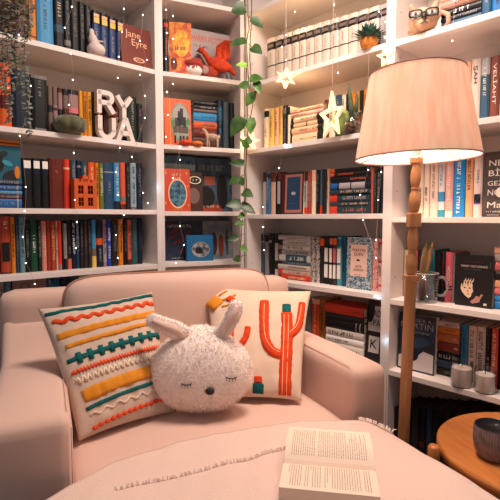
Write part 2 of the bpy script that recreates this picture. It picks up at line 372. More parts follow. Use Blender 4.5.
row(LU, 3, .05, pL[3]+' behind leaves', [(a, b, 158+i*.5, 'black', W(desc='with white square top label', lab=((.80, .95, 'white'),), bands=((.70, .78, 'navy'),), t='navy', span=(.2, .6), b=0)) for i, (a, b) in enumerate(lb)], .15, g)
row(LU, 3, .05, pL[3]+' beside the orange house', [(50, 63.8, 158.5, 'brownred', W(bands=((.62, .635, 'russet'), (.84, .85, 'russet'), (.2, .21, 'russet')), t='salmon', span=(.7, .8))), (64.3, 70.4, 159.5, 'vermilion', W(bands=((.8, .84, 'peach'),))), (70.9, 77, 160, 'steel', W(t='silver')), (77.4, 81.6, 160.5, 'navy', W(bands=((.85, .9, 'grey'),))), (82, 88.6, 161.5, 'steel', W(t='peach')), (89, 95.4, 162.3, 'orange', W(t='cream')), (95.8, 99.2, 162.8, 'amber', W(t='brown')), (99.6, 104, 163.3, 'olive', W(t='cream')),
    (104.4, 114.2, 163.3, 'steel', W(mat=mat('1f4464', .5), t='silver', span=(.35, .6), bands=((.8, .82, 'silver'),))), (114.6, 120.2, 162.8, 'skyblue', W(bands=((0, .18, 'navy'),), t='white')), (120.8, 126, 162.5, 'salmon', W(mat=mat('d4543c', .5), bands=((0, .12, 'maroon'), (.18, .28, 'grey')))), (126.4, 130.6, 162.8, 'charcoal', W(t='grey')), (131, 136.8, 163, 'slate', W(mat=mat('8fa5ab', .5), t='navy', ts=.011, span=(.1, .92), bands=((0, .06, 'taupe'),))), (137.2, 143, 163.6, 'navy', W(t='grey'))], .15, g)
# --- left, fourth shelf
g = 'books on the fourth shelf of the left bookcase'
row(LU, 4, .075, pL[4], [(-8, 0, 217, 'maroon', W(t='cream')), (.8, 11, 216.5, 'vermilion', W(mat=mat('a83c24', .5), t='cream', ts=.012, span=(.7, .95), bands=((0, .03, 'brown'),), lab=((.22, .55, 'black'),))), (11.3, 15.5, 217, 'amber', W(t='brown')), (16, 19.6, 218.5, 'steel', W(t='grey')), (20, 25, 217, 'slate', W(mat=mat('5f8a94', .5), t='navy')), (25.4, 29.8, 219, 'black', W(t='grey')), (30.2, 38, 219.5, 'green', W(t='white', span=(.35, .7))), (38.4, 41.6, 220, 'forest', W(t='silver', rnd=.3)),
    (42, 46.8, 221, 'salmon', W(mat=mat('d07f72', .5), t='cream')), (47.1, 51, 220.5, 'maroon', W(mat=mat('8f2f1c', .5))), (51.3, 55.6, 221, 'brownred', W(mat=mat('a83a22', .5), t='lemon', ts=.014, span=(.2, .92))), (56, 58.2, 221, 'pink', W(mat=mat('dba795', .5), t='maroon')), (58.6, 61.8, 220.5, 'vermilion', W(bands=((0, .12, 'mauve'),))), (62, 63.6, 222, 'black'), (63.9, 67.3, 223.5, 'silver', W(bands=((0, .24, 'navy'),), t='grey')), (67.6, 71.6, 221, 'black', W(bands=((0, .22, 'salmon'),), t='grey', span=(.3, .5))),
    (71.9, 76, 221, 'navy', W(t='white', ts=.012, span=(.3, .95))), (76.3, 80, 220.5, 'navy', W(mat=mat('1c3d60', .5), t='silver')), (80.4, 83.8, 221.5, 'charcoal', W(t='grey')), (84.1, 88, 220.6, 'brown', W(mat=mat('2f211c', .5), t='taupe')), (88.3, 91.5, 221, 'charcoal', W(t='grey')), (92, 96.6, 219.8, 'skyblue', W(bands=((0, .24, 'lemon'), (.24, .4, 'taupe')))), (97, 103, 220.5, 'navy', W(bands=((.48, .62, 'orange'),), t='silver', span=(.1, .4))), (103.4, 106.6, 219.5, 'mauve', W(bands=((.1, .5, 'silver'),), t='maroon')), (107, 111.6, 219.8, 'royal', W(t='white', span=(.15, .85))), (112, 118.4, 220.5, 'charcoal', W(t='grey')),
    (118.8, 123.6, 219.2, 'amber', W(t='brown')), (124, 127.6, 220.5, 'black', W(t='taupe')), (128, 131.8, 219.6, 'salmon', W(t='maroon', bands=((0, .12, 'brown'),))), (132.2, 138, 218.6, 'teal', W(mat=mat('274d55', .5), t='grey')), (138.4, 143, 218, 'navy', W(t='steel'))], .15, g)
# --- left, bottom shelf beside the armchair
g = 'books on the bottom shelf beside the armchair'
row(LU, 5, .06, pL[5], [(-2, 4.4, 278, 'taupe', W(mat=mat('c3aba0', .5), t='brown')), (5, 12, 278.6, 'teal', W(mat=mat('2f6a7c', .5), t='silver')), (47.6, 53, 276, 'teal', W(t='silver')), (53.4, 61, 275, 'blue', W(mat=mat('1c5a8a', .5))), (61.5, 70, 275, 'navy'), (70.5, 80, 275, 'steel')], .15, g)
r, w, h = face_book(LU, 5, .06, 13, 47, 277.5, 'mauve', .03, 'pinkish mauve book face-out with thin arc drawing, behind left sofa arm', 3, g)
fdisc(r, 'arc_drawing', w*.35, h*.72, w*.16, h*.15, 'brown', hole=.9)
# ------------------------------------------------ narrow corner bookcase
g = 'books in the narrow corner bookcase'
pN = ['', 'at left end of top corner shelf', 'second corner shelf', 'third corner shelf', 'fourth corner shelf']
row(NU, 1, .02, pN[1], [(164, 168.6, 19, 'black', W(t='orange', bands=((.85, .93, 'vermilion'),)))], .17, g)
r, w, h = face_book(NU, 1, .035, 169, 190.5, 22, 'orange', .035, 'fiery orange and yellow illustrated book face-out on top corner shelf', 4, g, yaw=-14, m=mat('e88a24', .5, hex2='b83e18', vscale=28))
fdisc(r, 'flame', w*.55, h*.6, w*.36, h*.26, 'yellow', m=mat('f2b83e', .6, hex2='ea8a2c', vscale=40)); fdash(r, w*.6, h*.07, 'maroon', w*.55, h*.5, 4); fdisc(r, 'ember', w*.2, h*.2, w*.15, h*.12, 'brownred'); fdisc(r, 'ember', w*.75, h*.2, w*.18, h*.1, 'vermilion')
r, w, h = face_book(NU, 1, .12, 190, 234, 30, 'mauve', .03, 'large pale grey book with orange heading behind the red bird', 4, g, m=mat('b3a19c', .6), yaw=4)
ftext(r, 'HARRY POTTER', h*.17, 'orange', w*.45, h*.83, width=w*.78); fdash(r, w*.32, h*.04, 'charcoal', w*.26, h*.69, 3); fr(r, 'red_mark', w*.93, w*.97, h*.78, h*.9, 'red')
r, w, h = face_book(NU, 2, .03, 164.5, 191.5, 98, 'orange', .045, 'orange storybook with oval castle picture face-out on second corner shelf', 4, g, m=mat('d65a20', .5), spine='vermilion')
fr(r, 'spine_gutter', w*.20, w*.23, 0, h, 'yellow'); fdisc(r, 'oval_picture', w*.60, h*.50, w*.36, h*.42, 'olive', m=mat('8fa08a', .6, hex2='5f7a58', vscale=22)); fdisc(r, 'sky', w*.60, h*.68, w*.27, h*.19, 'silver', 2)
for (a, b, c, d) in ((.40, .60, .42, .6), (.5, .58, .55, .74), (.58, .7, .45, .8), (.7, .8, .4, .62)): fr(r, 'painted_tower', w*a, w*b, h*c, h*d, 'charcoal', 3)
fr(r, 'painted_ground', w*.32, w*.88, h*.28, h*.42, 'charcoal', 3, m=mat('5b4a40', .6)); 
for a in (.35, .55, .66, .8): fr(r, 'painted_figure', w*a, w*(a+.07), h*.05, h*.22, 'black', 3)
stack(NU, 2, .10, 'in the stack behind the little deer', 193.5, 217, [(101, 'black', W(t='grey')), (105.5, 'charcoal', W(t='silver')), (109.5, 'taupe'), (112.5, 'blue', W(mat=mat('2384b8', .5), t='navy')), (121.5, 'vermilion', W(mat=mat('c8542a', .5), t='brown')), (129, 'brownred', W(t='orange')), (137.5, 'brown', W(t='taupe'))], g)
row(NU, 2, .09, 'right of deer on second corner shelf', [(217.6, 223, 100, 'navy', W(t='skyblue', bands=((.6, .85, 'steel'),))), (223.6, 229, 102, 'slate', W(mat=mat('3f4c52', .5))), (229.6, 235, 103, 'black', W())], .15, g)
r, w, h = face_book(NU, 3, .10, 164.5, 196, 155.5, 'slate', .03, 'blue-grey large book face-out behind the small red globe book', 4, g, m=mat('3f6478', .5)); fr(r, 'pale_sky', w*.0, w, h*.74, h*.86, 'slate', m=mat('8fa5ab', .5)); fdash(r, w*.55, h*.07, 'navy', w*.7, h*.88, 5)
r, w, h = face_book(NU, 3, .03, 164, 190.5, 168.5, 'vermilion', .028, 'small red-orange book with round blue globe face-out on third corner shelf', 5, g, m=mat('c0452a', .5))
fdisc(r, 'globe_ring', w*.52, h*.42, w*.36, h*.35, 'peach'); fdisc(r, 'globe', w*.52, h*.42, w*.32, h*.31, 'navy', 2, m=mat('1e3c50', .5, hex2='4f7f92', vscale=45)); fdash(r, w*.36, h*.06, 'peach', w*.5, h*.86, 6); fdash(r, w*.5, h*.08, 'peach', w*.5, h*.77, 7); fdash(r, w*.4, h*.04, 'yellow', w*.55, h*.05, 8)
for a, b in ((.1, .9), (.88, .9), (.06, .2), (.93, .15), (.9, .6)): fdisc(r, 'gold_star', w*a, h*b, w*.03, h*.03, 'yellow', seg=8)
r, w, h = face_book(NU, 3, .07, 188, 203, 172, 'brown', .02, 'brown book with cream label peeking out behind the red globe book', 5, g); fr(r, 'label_plate', w*.1, w*.95, h*.68, h*.92, 'charcoal'); fdisc(r, 'label_ring', w*.5, h*.8, w*.42, h*.10, 'cream', 2, hole=.8); fdisc(r, 'tan_disc', w*.4, h*.4, w*.4, h*.2, 'taupe'); fdash(r, w*.6, h*.05, 'cream', w*.5, h*.8, 3)
r, w, h = face_book(NU, 3, .12, 192, 234, 158, 'navy', .03, 'large dark blue illustrated book with red bottom band on third corner shelf', 4, g, m=mat('3b5666', .5, hex2='223642', vscale=14))
fdash(r, w*.62, h*.10, 'grey', w*.5, h*.82, 9); fr(r, 'red_ground', w*.12, w*.7, h*.0, h*.14, 'brownred', m=mat('94301f', .5)); fr(r, 'red_roof', w*.3, w*.55, h*.5, h*.66, 'salmon', m=mat('9a4c34', .6)); fdisc(r, 'dark_hill', w*.32, h*.28, w*.22, h*.2, 'black', 2); fdisc(r, 'dark_tree', w*.72, h*.38, w*.13, h*.32, 'black', 2); fdash(r, w*.4, h*.035, 'cream', w*.42, h*.1, 2); fdisc(r, 'white_figure', w*.86, h*.5, w*.04, h*.16, 'slate', 2)
r, w, h = face_book(NU, 4, .11, 164.5, 203, 221, 'navy', .03, 'dark navy book with reddish flying figures at left of lowest corner shelf', 4, g, m=mat('1d2c48', .5, hex2='141c30', vscale=14)); fdash(r, w*.6, h*.07, 'silver', w*.4, h*.87, 10)
for (a, b, c_, e) in ((.3, .78, .2, .5), (.25, .62, .16, .6), (.55, .66, .16, .4), (.4, .5, .2, .4), (.6, .35, .14, .6), (.45, .25, .12, .5)): fdisc(r, 'red_figure', w*a, h*b, w*c_, h*.045, 'brownred', ang=e, seg=12)
fdash(r, w*.35, h*.04, 'silver', w*.35, h*.06, 4)
r, w, h = face_book(NU, 4, .03, 187, 213.5, 235, 'teal', .03, 'bright blue book with silver round medallion in front on lowest corner shelf', 4, g, m=mat('17608e', .45)); fdisc(r, 'medallion', w*.52, h*.44, w*.32, h*.27, 'silver', m=mat('a9a49e', .4, hex2='3c4650', vscale=40)); fdisc(r, 'medallion_shape', w*.45, h*.40, w*.14, h*.12, 'charcoal', 2); fdisc(r, 'medallion_rim', w*.52, h*.44, w*.34, h*.29, 'silver', 2, hole=.93)
r, w, h = face_book(NU, 4, .11, 203.5, 233, 221, 'grey', .03, 'grey picture book behind the bright blue medallion book at right', 4, g, m=mat('84817f', .6, hex2='5f6a72', vscale=16)); fdash(r, w*.6, h*.08, 'slate', w*.45, h*.86, 11); fdisc(r, 'brown_shape', w*.35, h*.4, w*.12, h*.3, 'brown'); fdisc(r, 'brown_shape', w*.6, h*.35, w*.09, h*.3, 'russet'); fdisc(r, 'brown_shape', w*.8, h*.45, w*.05, h*.35, 'steel')
# ------------------------------------------------ unit with the white series
g = 'white black-banded volumes of one series'
xs = [266.5, 277, 286, 294, 301.5, 308.5, 317.5, 329, 341, 351, 363, 378, 393]
X = [266.5, 274.8, 283, 291, 298.4, 305.6, 313.4, 321.2, 329.4, 338.2, 347.6, 357.4, 367.6, 378.6, 391]
items = []
for i, (a, b) in enumerate(zip(X, X[1:])):
    yt = 38-(a-266.5)*.307
    bc = 'ivory' if i < 12 else 'silver'
    items.append((a, b-.4, yt, bc, W(mat=mat('cbb9a9' if i < 13 else 'a09a98', .55), desc='with black bands', bands=((.73, .90, 'black'), (.36, .385, 'charcoal')), lab=((.78, .85, 'taupe'),), t='mauve', span=(.42, .66), ts=.006, b=0)))
row(AU, 1, .06, 'in the white series behind the hanging star lamps', items, .15, g)
g = 'books on the second shelf of the middle bookcase'
pA = ['', '', 'on shelf behind the star lamps', 'on middle shelf of middle bookcase', 'on shelf above the cactus pillow', 'in low compartment beside the armchair']
row(AU, 2, .06, pA[2]+', left group', [(263.5, 268, 109, 'cream', W(bands=((.80, .95, 'black'),), t='brown', span=(.1, .5))), (268.4, 273.4, 108.5, 'lemon', W(t='brown')), (273.8, 278, 107.5, 'peach', W(t='brown')), (278.4, 281.8, 106, 'lemon', W(t='orange')), (282.2, 287, 105.5, 'black', W(lab=((.80, .94, 'grey'),), t='mauve', span=(.1, .7))), (287.3, 289.6, 106, 'cream', W(bands=((.78, .98, 'charcoal'),)))], .14, g)
DK = ((0, .035, 'charcoal'),)
stack(AU, 2, .06, 'behind the left star lamps', 290.2, 322.5, [(106.8, 'peach', W(t='red', span=(.08, .92), ts=.02)), (110.5, 'pink', W(mat=mat('e0a898', .5), t='brown', span=(.05, .5))), (115.5, 'cream', W(mat=mat('e9c49e', .5), bands=((.0, .08, 'black'), (.82, 1, 'black')), t='brown', dx0=1)), (121, 'cream', W(mat=mat('e4bb94', .5), bands=((0, .10, 'charcoal'), (.5, .53, 'black'), (.84, 1, 'black')))), (126, 'peach', W(bands=((0, .05, 'charcoal'), (.86, 1, 'black')), t='brown')), (132.5, 'cream', W(mat=mat('e9c49e', .5), bands=((0, .06, 'charcoal'), (.84, 1, 'charcoal')), t='black', ts=.004))], g)
row(AU, 2, .08, pA[2]+', right group', [(323.4, 327.6, 100, 'brownred', W(t='cream')), (328, 334.2, 97, 'cream', W(t='brown')), (334.8, 340.6, 95, 'navy', W(mat=mat('24435c', .5), t='silver')), (341, 345, 95, 'cream', W(t='brown')), (345.4, 348.4, 94, 'black'), (348.8, 354.4, 92.5, 'amber', W(t='brown')), (354.8, 358.6, 91.5, 'yellow', W(t='brown')), (359, 362.2, 90.5, 'black'), (362.6, 368, 89.5, 'amber', W(t='charcoal')), (368.4, 373, 88, 'orange', W(t='brown')), (373.4, 378.6, 87, 'cream', W(t='brown'))], .13, g)
g = 'books on the middle shelf of the middle bookcase'
row(AU, 3, .07, pA[3]+', left group', [(262.2, 265.4, 172.5, 'silver', W(bands=((.78, 1, 'brown'),))), (265.8, 269.6, 173, 'steel', W(mat=mat('2c5f86', .5), bands=((.86, .97, 'charcoal'),), t='silver')), (270.2, 275, 172.6, 'peach', W(mat=mat('cda28c', .5), bands=((.78, 1, 'brownred'),))), (275.4, 276.8, 173, 'black'), (277, 280.6, 172, 'black', W(bands=((.82, .98, 'brownred'),), lab=((.25, .78, 'silver'),))), (281, 283.6, 172, 'maroon')], .14, g)
r, w, h = face_book(AU, 3, .06, 284, 303, 172.2, 'charcoal', .03, 'dark book with blue panel and pink frame face-out on middle shelf', 2, g, m=mat('2b2220', .5))
fr(r, 'pink_frame', w*.04, w*.93, h*.04, h*.95, 'salmon', m=mat('a8685a', .5)); fr(r, 'blue_panel', w*.14, w*.84, h*.11, h*.89, 'navy', 2, m=mat('1c3a58', .5)); fdash(r, w*.3, h*.04, 'silver', w*.49, h*.72, 3); fdisc(r, 'emblem', w*.49, h*.5, w*.12, h*.04, 'silver', 3); fdash(r, w*.4, h*.02, 'silver', w*.49, h*.26, 4)
row(AU, 3, .07, pA[3]+', centre group', [(303.4, 306.8, 171.4, 'silver', W(bands=((0, .16, 'vermilion'), (.78, 1, 'brown')), t='brownred')), (307.2, 310.4, 170.6, 'brownred', W(mat=mat('a5402c', .5), t='silver')), (310.9, 315, 170, 'cream', W(bands=((.75, .95, 'peach'),))), (315.4, 319.4, 170, 'black', W(t='grey')), (319.8, 321.8, 169.6, 'slate', W(bands=((0, .2, 'vermilion'),))), (322.2, 325.6, 169.2, 'charcoal', W(t='brown')), (326, 328.8, 168.8, 'cream', W(mat=mat('d9b6a0', .5), t='red'))], .14, g)
DT = mat('20363e', .5)
stack(AU, 3, .06, 'in middle-shelf dark stack', 329.4, 369.6, [(167.6, 'black', W(bands=((0, .14, 'orange'),))), (171.5, 'charcoal', W(bands=((0, .12, 'salmon'),), t='orange', span=(.2, .6))), (175.5, 'black', W(t='salmon', span=(.5, .9), dx0=1)), (182, 'navy', W(bands=((.02, .2, 'blue'), (.24, .52, 'silver'), (.55, .88, 'silver')))), (189.5, 'teal', W(mat=DT, t='peach', span=(.3, .95), ts=.01)), (193.5, 'forest', W(mat=DT, bands=((.0, .19, 'vermilion'),), t='silver', span=(.3, .9), ts=.014)), (202, 'slate', W(mat=DT, t='peach', span=(.3, .95), ts=.01)), (205.5, 'teal', W(mat=DT, bands=((.0, .19, 'vermilion'),), t='salmon', span=(.3, .9), ts=.012))], g)
row(AU, 3, .07, pA[3]+', right group', [(370.2, 373, 169, 'salmon', W(mat=mat('b0564c', .5))), (373.4, 376.4, 169, 'charcoal', W(t='grey')), (376.8, 380, 168, 'black', W(t='silver')), (380.3, 383.4, 167, 'charcoal', W())], .14, g)
g = 'books on the shelf above the cactus pillow'
row(AU, 4, .10, pA[4]+', left group', [(260.5, 264, 233.6, 'slate', W(bands=((.84, .96, 'navy'), (.8, .82, 'silver')))), (264.4, 268, 234, 'silver', W(mat=mat('8c8a8e', .5), bands=((.82, .98, 'charcoal'),))), (268.4, 271, 234.2, 'charcoal', W(bands=((.8, .86, 'silver'),))), (271.4, 274, 234, 'black'), (274.3, 277.4, 234.3, 'white', W(mat=mat('c9c0ba', .5), bands=((.8, 1, 'charcoal'), (.2, .4, 'charcoal'))))], .14, g)
stack(AU, 4, .09, 'in the white stack above the cactus pillow', 278, 309.6, [(236, 'silver', W(mat=mat('bdb4ae', .5), t='grey')), (240.2, 'white', W(mat=mat('cfc6bf', .5), bands=((.0, .15, 'charcoal'),), t='grey')), (245.5, 'ivory', W(mat=mat('d8ccc0', .5), bands=((0, .16, 'mauve'),), t='charcoal', ts=.014, span=(.25, .8))), (250, 'silver', W(bands=((0, .12, 'brown'),), t='black', span=(.2, .95), ts=.01)), (255, 'white', W(mat=mat('d9d4ce', .5), bands=((.22, .9, 'slate'),), t='white', span=(.3, .8), ts=.02, dx0=1)), (262, 'slate', W(bands=((0, .14, 'charcoal'),), t='silver')), (265, 'ivory', W(mat=mat('cfc0b4', .5), t='brown')), (270, 'peach', W(mat=mat('cfa898', .5), bands=((.0, .14, 'vermilion'),), t='brown')), (275.4, 'vermilion', W(t='cream', ts=.012, dx0=3))], g)
SQ = lambda: mat('e0d6cc', .6, kind='marble', hex2='2c2828', vscale=70)
row(AU, 4, .095, pA[4]+', centre group', [(310.2, 314.6, 236.2, 'white', W(mat=SQ(), desc='with black squiggles')), (315, 318.8, 236.6, 'ivory', W(mat=SQ(), desc='with black squiggles')), (319.2, 323.4, 236.6, 'charcoal', W(bands=((.8, .96, 'orange'),))), (323.8, 328.4, 236.4, 'black', W(bands=((.84, .96, 'forest'),), lab=((.47, .76, 'white'), (.14, .42, 'white')))), (328.8, 332.2, 236.8, 'charcoal', W(bands=((.84, .97, 'salmon'),), lab=((.47, .76, 'white'), (.14, .42, 'white')))), (332.6, 336, 236.8, 'brown', W(mat=mat('3a2e2a', .5), bands=((.84, .97, 'orange'),), lab=((.47, .76, 'pink'), (.14, .42, 'white')))), (336.4, 341, 236.8, 'aqua', W(mat=mat('4f93a0', .5), lab=((.47, .76, 'white'), (.14, .42, 'white')), bands=((.8, .95, 'teal'),))), (341.4, 345.6, 236.6, 'teal', W(t='navy'))], .14, g)
r, w, h = face_book(AU, 4, .07, 346.4, 371.4, 237.6, 'teal', .032, 'blue marbled book with pink cover label, face-out above the low compartment', 2, g, m=mat('a9b2b4', .5, kind='marble', hex2='2f5a70', vscale=46))
fr(r, 'pink_label', w*.16, w*.82, h*.25, h*.86, 'peach', m=mat('e3bfb0', .6))
ftext(r, 'MARTIN', h*.085, 'brown', w*.49, h*.75, width=w*.5, lvl=2); ftext(r, 'EDEN', h*.085, 'brown', w*.49, h*.67, width=w*.36, lvl=2); ftext(r, 'JACK', h*.06, 'brown', w*.49, h*.44, width=w*.26, lvl=2); ftext(r, 'LONDON', h*.06, 'brown', w*.49, h*.37, width=w*.42, lvl=2); fdisc(r, 'label_mark', w*.47, h*.56, w*.07, h*.02, 'charcoal', 2); fdash(r, w*.3, h*.02, 'grey', w*.5, h*.28, 2)
row(AU, 4, .08, pA[4]+', right end', [(372, 377.2, 238, 'red', W(mat=mat('c23436', .5, kind='marble', hex2='e8d0c8', vscale=90), desc='with white dots')), (377.6, 382.4, 239, 'peach', W(mat=mat('dcb8a8', .5), bands=((.55, .6, 'rose'), (.1, .14, 'rose'), (.9, .95, 'rose')), t='brown'))], .14, g)
g = 'books in the low compartment beside the armchair'
row(AU, 5, .08, pA[5], [(304, 310.6, 299, 'grey', W(mat=mat('6d6a64', .5))), (311, 318.6, 299, 'vermilion', W(mat=mat('cf4c26', .5), bands=((.9, 1, 'peach'),), t='cream')), (319, 324.4, 299.6, 'amber', W(mat=mat('a8661f', .5), t='brown'))], .14, g)
stack(AU, 5, .05, 'in low stack beside the armchair', 325.5, 363.5, [(306, 'vermilion', W(t='maroon', span=(.75, .95))), (315, 'charcoal', W()), (321, 'black', W(bands=((.8, .82, 'silver'), (.9, .92, 'silver')), t='charcoal')), (330.5, 'ivory', W(t='charcoal', ts=.016, span=(.06, .72), mat=mat('d5cbc4', .5))), (338, 'white', W(t='charcoal', ts=.008, span=(.06, .6))), (344.6, 'ivory', W(t='charcoal', ts=.02, span=(.3, .9)))], g)
r, w, h = face_book(AU, 5, .055, 365, 381, 302, 'black', .03, 'black and white lettered cover leaning at right of low compartment', 6, g, m=mat('1e1c1e', .5)); fr(r, 'white_patch', w*.1, w, h*.52, h*.92, 'white', m=mat('c8c2bd', .5)); fdisc(r, 'black_swirl', w*.2, h*.85, w*.24, h*.2, 'black', 2); ftext(r, 'AD', h*.15, 'black', w*.62, h*.80, width=w*.45, lvl=3); ftext(r, 'PA', h*.15, 'black', w*.62, h*.65, width=w*.45, lvl=3); fr(r, 'white_patch', w*.2, w*.85, h*.18, h*.44, 'white', m=mat('c8c2bd', .5)); ftext(r, 'K', h*.2, 'black', w*.5, h*.31, lvl=3)
# ------------------------------------------------ right bookcase
pB = ['', 'on top shelf above lamp shade', 'right of the lamp shade top', 'on shelf below the lamp shade', 'on shelf behind the glass mug', 'on shelf with the candle jars', 'on lowest shelf behind the table']
g = 'books on the top shelf of the right bookcase'
stack(BU, 1, .07, 'in top-right stack beside the dog figurine', 441, 481, [(-22, 'brown'), (-12, 'peach', W(mat=mat('c79a88', .5), t='white')), (-4, 'brown', W(mat=mat('a07464', .5), t='maroon')), (5, 'black', W(t='white', span=(.25, .7), ts=.016)), (12.5, 'navy', W(t='silver')), (17, 'steel', W(mat=mat('3a5a72', .5), t='silver'))], g)
row(BU, 1, .07, pB[1], [(481.8, 491.4, -30, 'steel', W(mat=mat('205070', .5), t='silver')), (491.8, 503, -30, 'blue', W(mat=mat('1b67a8', .5), t='navy')), (503.4, 515, -30, 'navy')], .17, g)
g = 'books beside the lamp shade'
row(BU, 2, .09, pB[2], [(463, 469.8, 62, 'peach', W(t='salmon')), (470.3, 479.6, 59, 'ivory', W(mat=mat('ddc4b4', .5), t='charcoal', txt='ŞAH', span=(.62, .9), ts=.013)), (480, 489, 58, 'steel', W(mat=mat('34566e', .5), bands=((.74, 1, 'silver'), (.45, .74, 'slate')), t='white', span=(.4, .85))), (489.5, 499, 56, 'russet', W(mat=mat('7a4030', .5), t='ivory', txt='VELİAHT', span=(.25, .9), ts=.011)), (499.5, 510, 56, 'silver')], .15, g)
g = 'books on the shelf below the lamp shade'
row(BU, 3, .09, pB[3], [(412.5, 417, 160, 'forest', W(t='grey')), (417.5, 423, 157, 'cream', W(t='charcoal', span=(.15, .5), ts=.010)), (423.5, 429, 157, 'ivory', W(mat=mat('edd3bf', .5), t='charcoal', span=(.25, .5), ts=.010)), (429.5, 437.4, 157, 'peach', W(mat=mat('efd0bb', .5), t='grey')), (438, 444.4, 157, 'white', W(mat=mat('e6dfdc', .5), bands=((0, .12, 'aqua'), (.26, .42, 'skyblue')), t='skyblue', span=(.5, .9))), (445, 452.6, 157, 'pink', W(mat=mat('e9a59a', .5), bands=((0, .1, 'ivory'),), t='white')), (453, 464.4, 156, 'skyblue', W(mat=mat('1b87cc', .45), t='white', ts=.013, span=(.05, .9))), (465, 472.6, 155, 'orange', W(mat=mat('f2b284', .5), t='charcoal', txt='BELLİ BİZLER', span=(.42, .92), ts=.010)), (473.2, 482, 153, 'ivory', W(mat=mat('e6cfc6', .5), t='grey', txt='DAMLA', span=(.52, .74), ts=.009, lab=((.2, .34, 'purple'), (.22, .36, 'charcoal'))))], .15, g)
r, w, h = face_book(BU, 3, .07, 484, 528, 150, 'charcoal', .035, 'large charcoal book with white hand-lettered title at right edge', 3, g, m=mat('3b3230', .5))
for k, (tx, cz, wd) in enumerate((('NEY', .82, .48), ('BİR', .665, .44), ('GEZEN', .51, .62), ('NOKTA', .37, .72), ('Mar', .18, .46))): ftext(r, tx, h*(.13 if k != 2 else .10), 'ivory', w*(.10+wd/2), h*cz, width=w*wd)
fdisc(r, 'white_dot', w*.40, h*.375, w*.10, h*.075, 'ivory', 2); fdash(r, w*.5, h*.02, 'ivory', w*.35, h*.08, 3); fdash(r, w*.28, h*.015, 'ivory', w*.26, h*.03, 4)
g = 'books on the shelf behind the glass mug'
row(BU, 4, .10, pB[4], [(396, 403, 249, 'silver', W(t='brown')), (403.4, 410, 250, 'cream', W(t='brown')), (410.4, 416.6, 250, 'rose', W(mat=mat('e06a78', .5), t='ivory')), (417, 420, 250, 'charcoal', W()), (420.4, 433.6, 249.5, 'aqua', W(mat=mat('33899c', .5), t='navy', span=(.3, .9), bands=((0, .1, 'teal'),))), (434, 441, 252, 'black', W(t='white', span=(.1, .45), ts=.010)), (441.3, 444, 252, 'charcoal', W(t='russet')), (444.4, 451.8, 252, 'pink', W(mat=mat('e0697a', .5), t='white', txt='VOGON', span=(.38, .72), ts=.013, bands=((.30, .33, 'maroon'), (.24, .27, 'maroon')))), (452.2, 454.6, 253.5, 'grey', W())], .15, g)
r, w, h = face_book(BU, 4, .075, 456, 493.4, 255.5, 'black', .03, 'black book with drawn face and small pink bird, face-out', 3, g, m=mat('181416', .45))
ftext(r, 'TAMAY OKTOPHANE', h*.06, 'ivory', w*.48, h*.78, width=w*.72); fdash(r, w*.5, h*.025, 'russet', w*.5, h*.87, 3); fdash(r, w*.5, h*.015, 'grey', w*.45, h*.72, 4); fr(r, 'small_line', w*.9, w*.91, h*.76, h*.88, 'grey')
SK = mat('e8c8a8', .6)
def fpoly(root, name, pts, w, h, m, lvl=1):
    bm = bmesh.new(); f = -.0005*lvl; a = [bm.verts.new((x*w, f, z*h)) for x, z in pts]; q = [bm.verts.new((x*w, .0002, z*h)) for x, z in pts]; bm.faces.new(a)
    for k in range(len(pts)): bm.faces.new((a[k], q[k], q[(k+1) % len(pts)], a[(k+1) % len(pts)]))
    return from_bm(name, bm, m, root)
fpoly(r, 'drawn_face', [(.16, .42), (.14, .34), (.19, .27), (.27, .205), (.37, .16), (.43, .19), (.455, .27), (.49, .30), (.465, .36), (.47, .46), (.40, .52), (.29, .53), (.20, .49)], w, h, SK)
BK_ = mat('181416', .45)
for a, b in ((.15, .36), (.22, .42), (.29, .39), (.36, .43), (.42, .41)): fpoly(r, 'hair_lock', [(a, .56), (a+.09, .56), (a+.05, b)], w, h, BK_, 2)
for a in (.22, .29, .36, .43): fpoly(r, 'hair_strand', [(a, .47), (a+.07, .56), (a+.055, .48)], w, h, SK, 3)
for a in (.255, .40): fpoly(r, 'drawn_eye', [(a-.035, .355), (a, .375), (a+.035, .355), (a, .34)], w, h, BK_, 2)
fpoly(r, 'drawn_nose', [(.345, .35), (.365, .28), (.33, .28)], w, h, mat('a87a62', .6), 2); fpoly(r, 'drawn_mouth', [(.32, .24), (.36, .25), (.40, .24), (.36, .225)], w, h, mat('8a2c26', .6), 2)
fpoly(r, 'drawn_bird', [(.42, .10), (.52, .16), (.58, .22), (.66, .20), (.70, .26), (.76, .25), (.70, .18), (.66, .10), (.56, .08), (.48, .06)], w, h, mat('b88070', .6), 2); fr(r, 'publisher_mark', w*.78, w*.86, h*.05, h*.09, 'ivory')
stack(BU, 4, .09, 'in stack at right photo edge', 494.4, 532, [(248, 'peach', W(mat=mat('d9a894', .5))), (255, 'silver', W(t='steel')), (263, 'pink', W(mat=mat('cf6f78', .5))), (272.5, 'charcoal', W(t='grey')), (281.5, 'peach', W()), (290, 'rose', W(mat=mat('dd7378', .5))), (297, 'skyblue', W(mat=mat('2a8fce', .5), t='white')), (303, 'blue', W(mat=mat('1f7fc0', .5), t='white'))], g)
g = 'books on the shelf with the candle jars'
r, w, h = face_book(BU, 5, .06, 398, 435, 315.5, 'navy', .04, 'dark blue snowy fantasy book, face-out right of the lamp pole', 3, g, m=mat('191c26', .5, hex2='2c3e58', vscale=14))
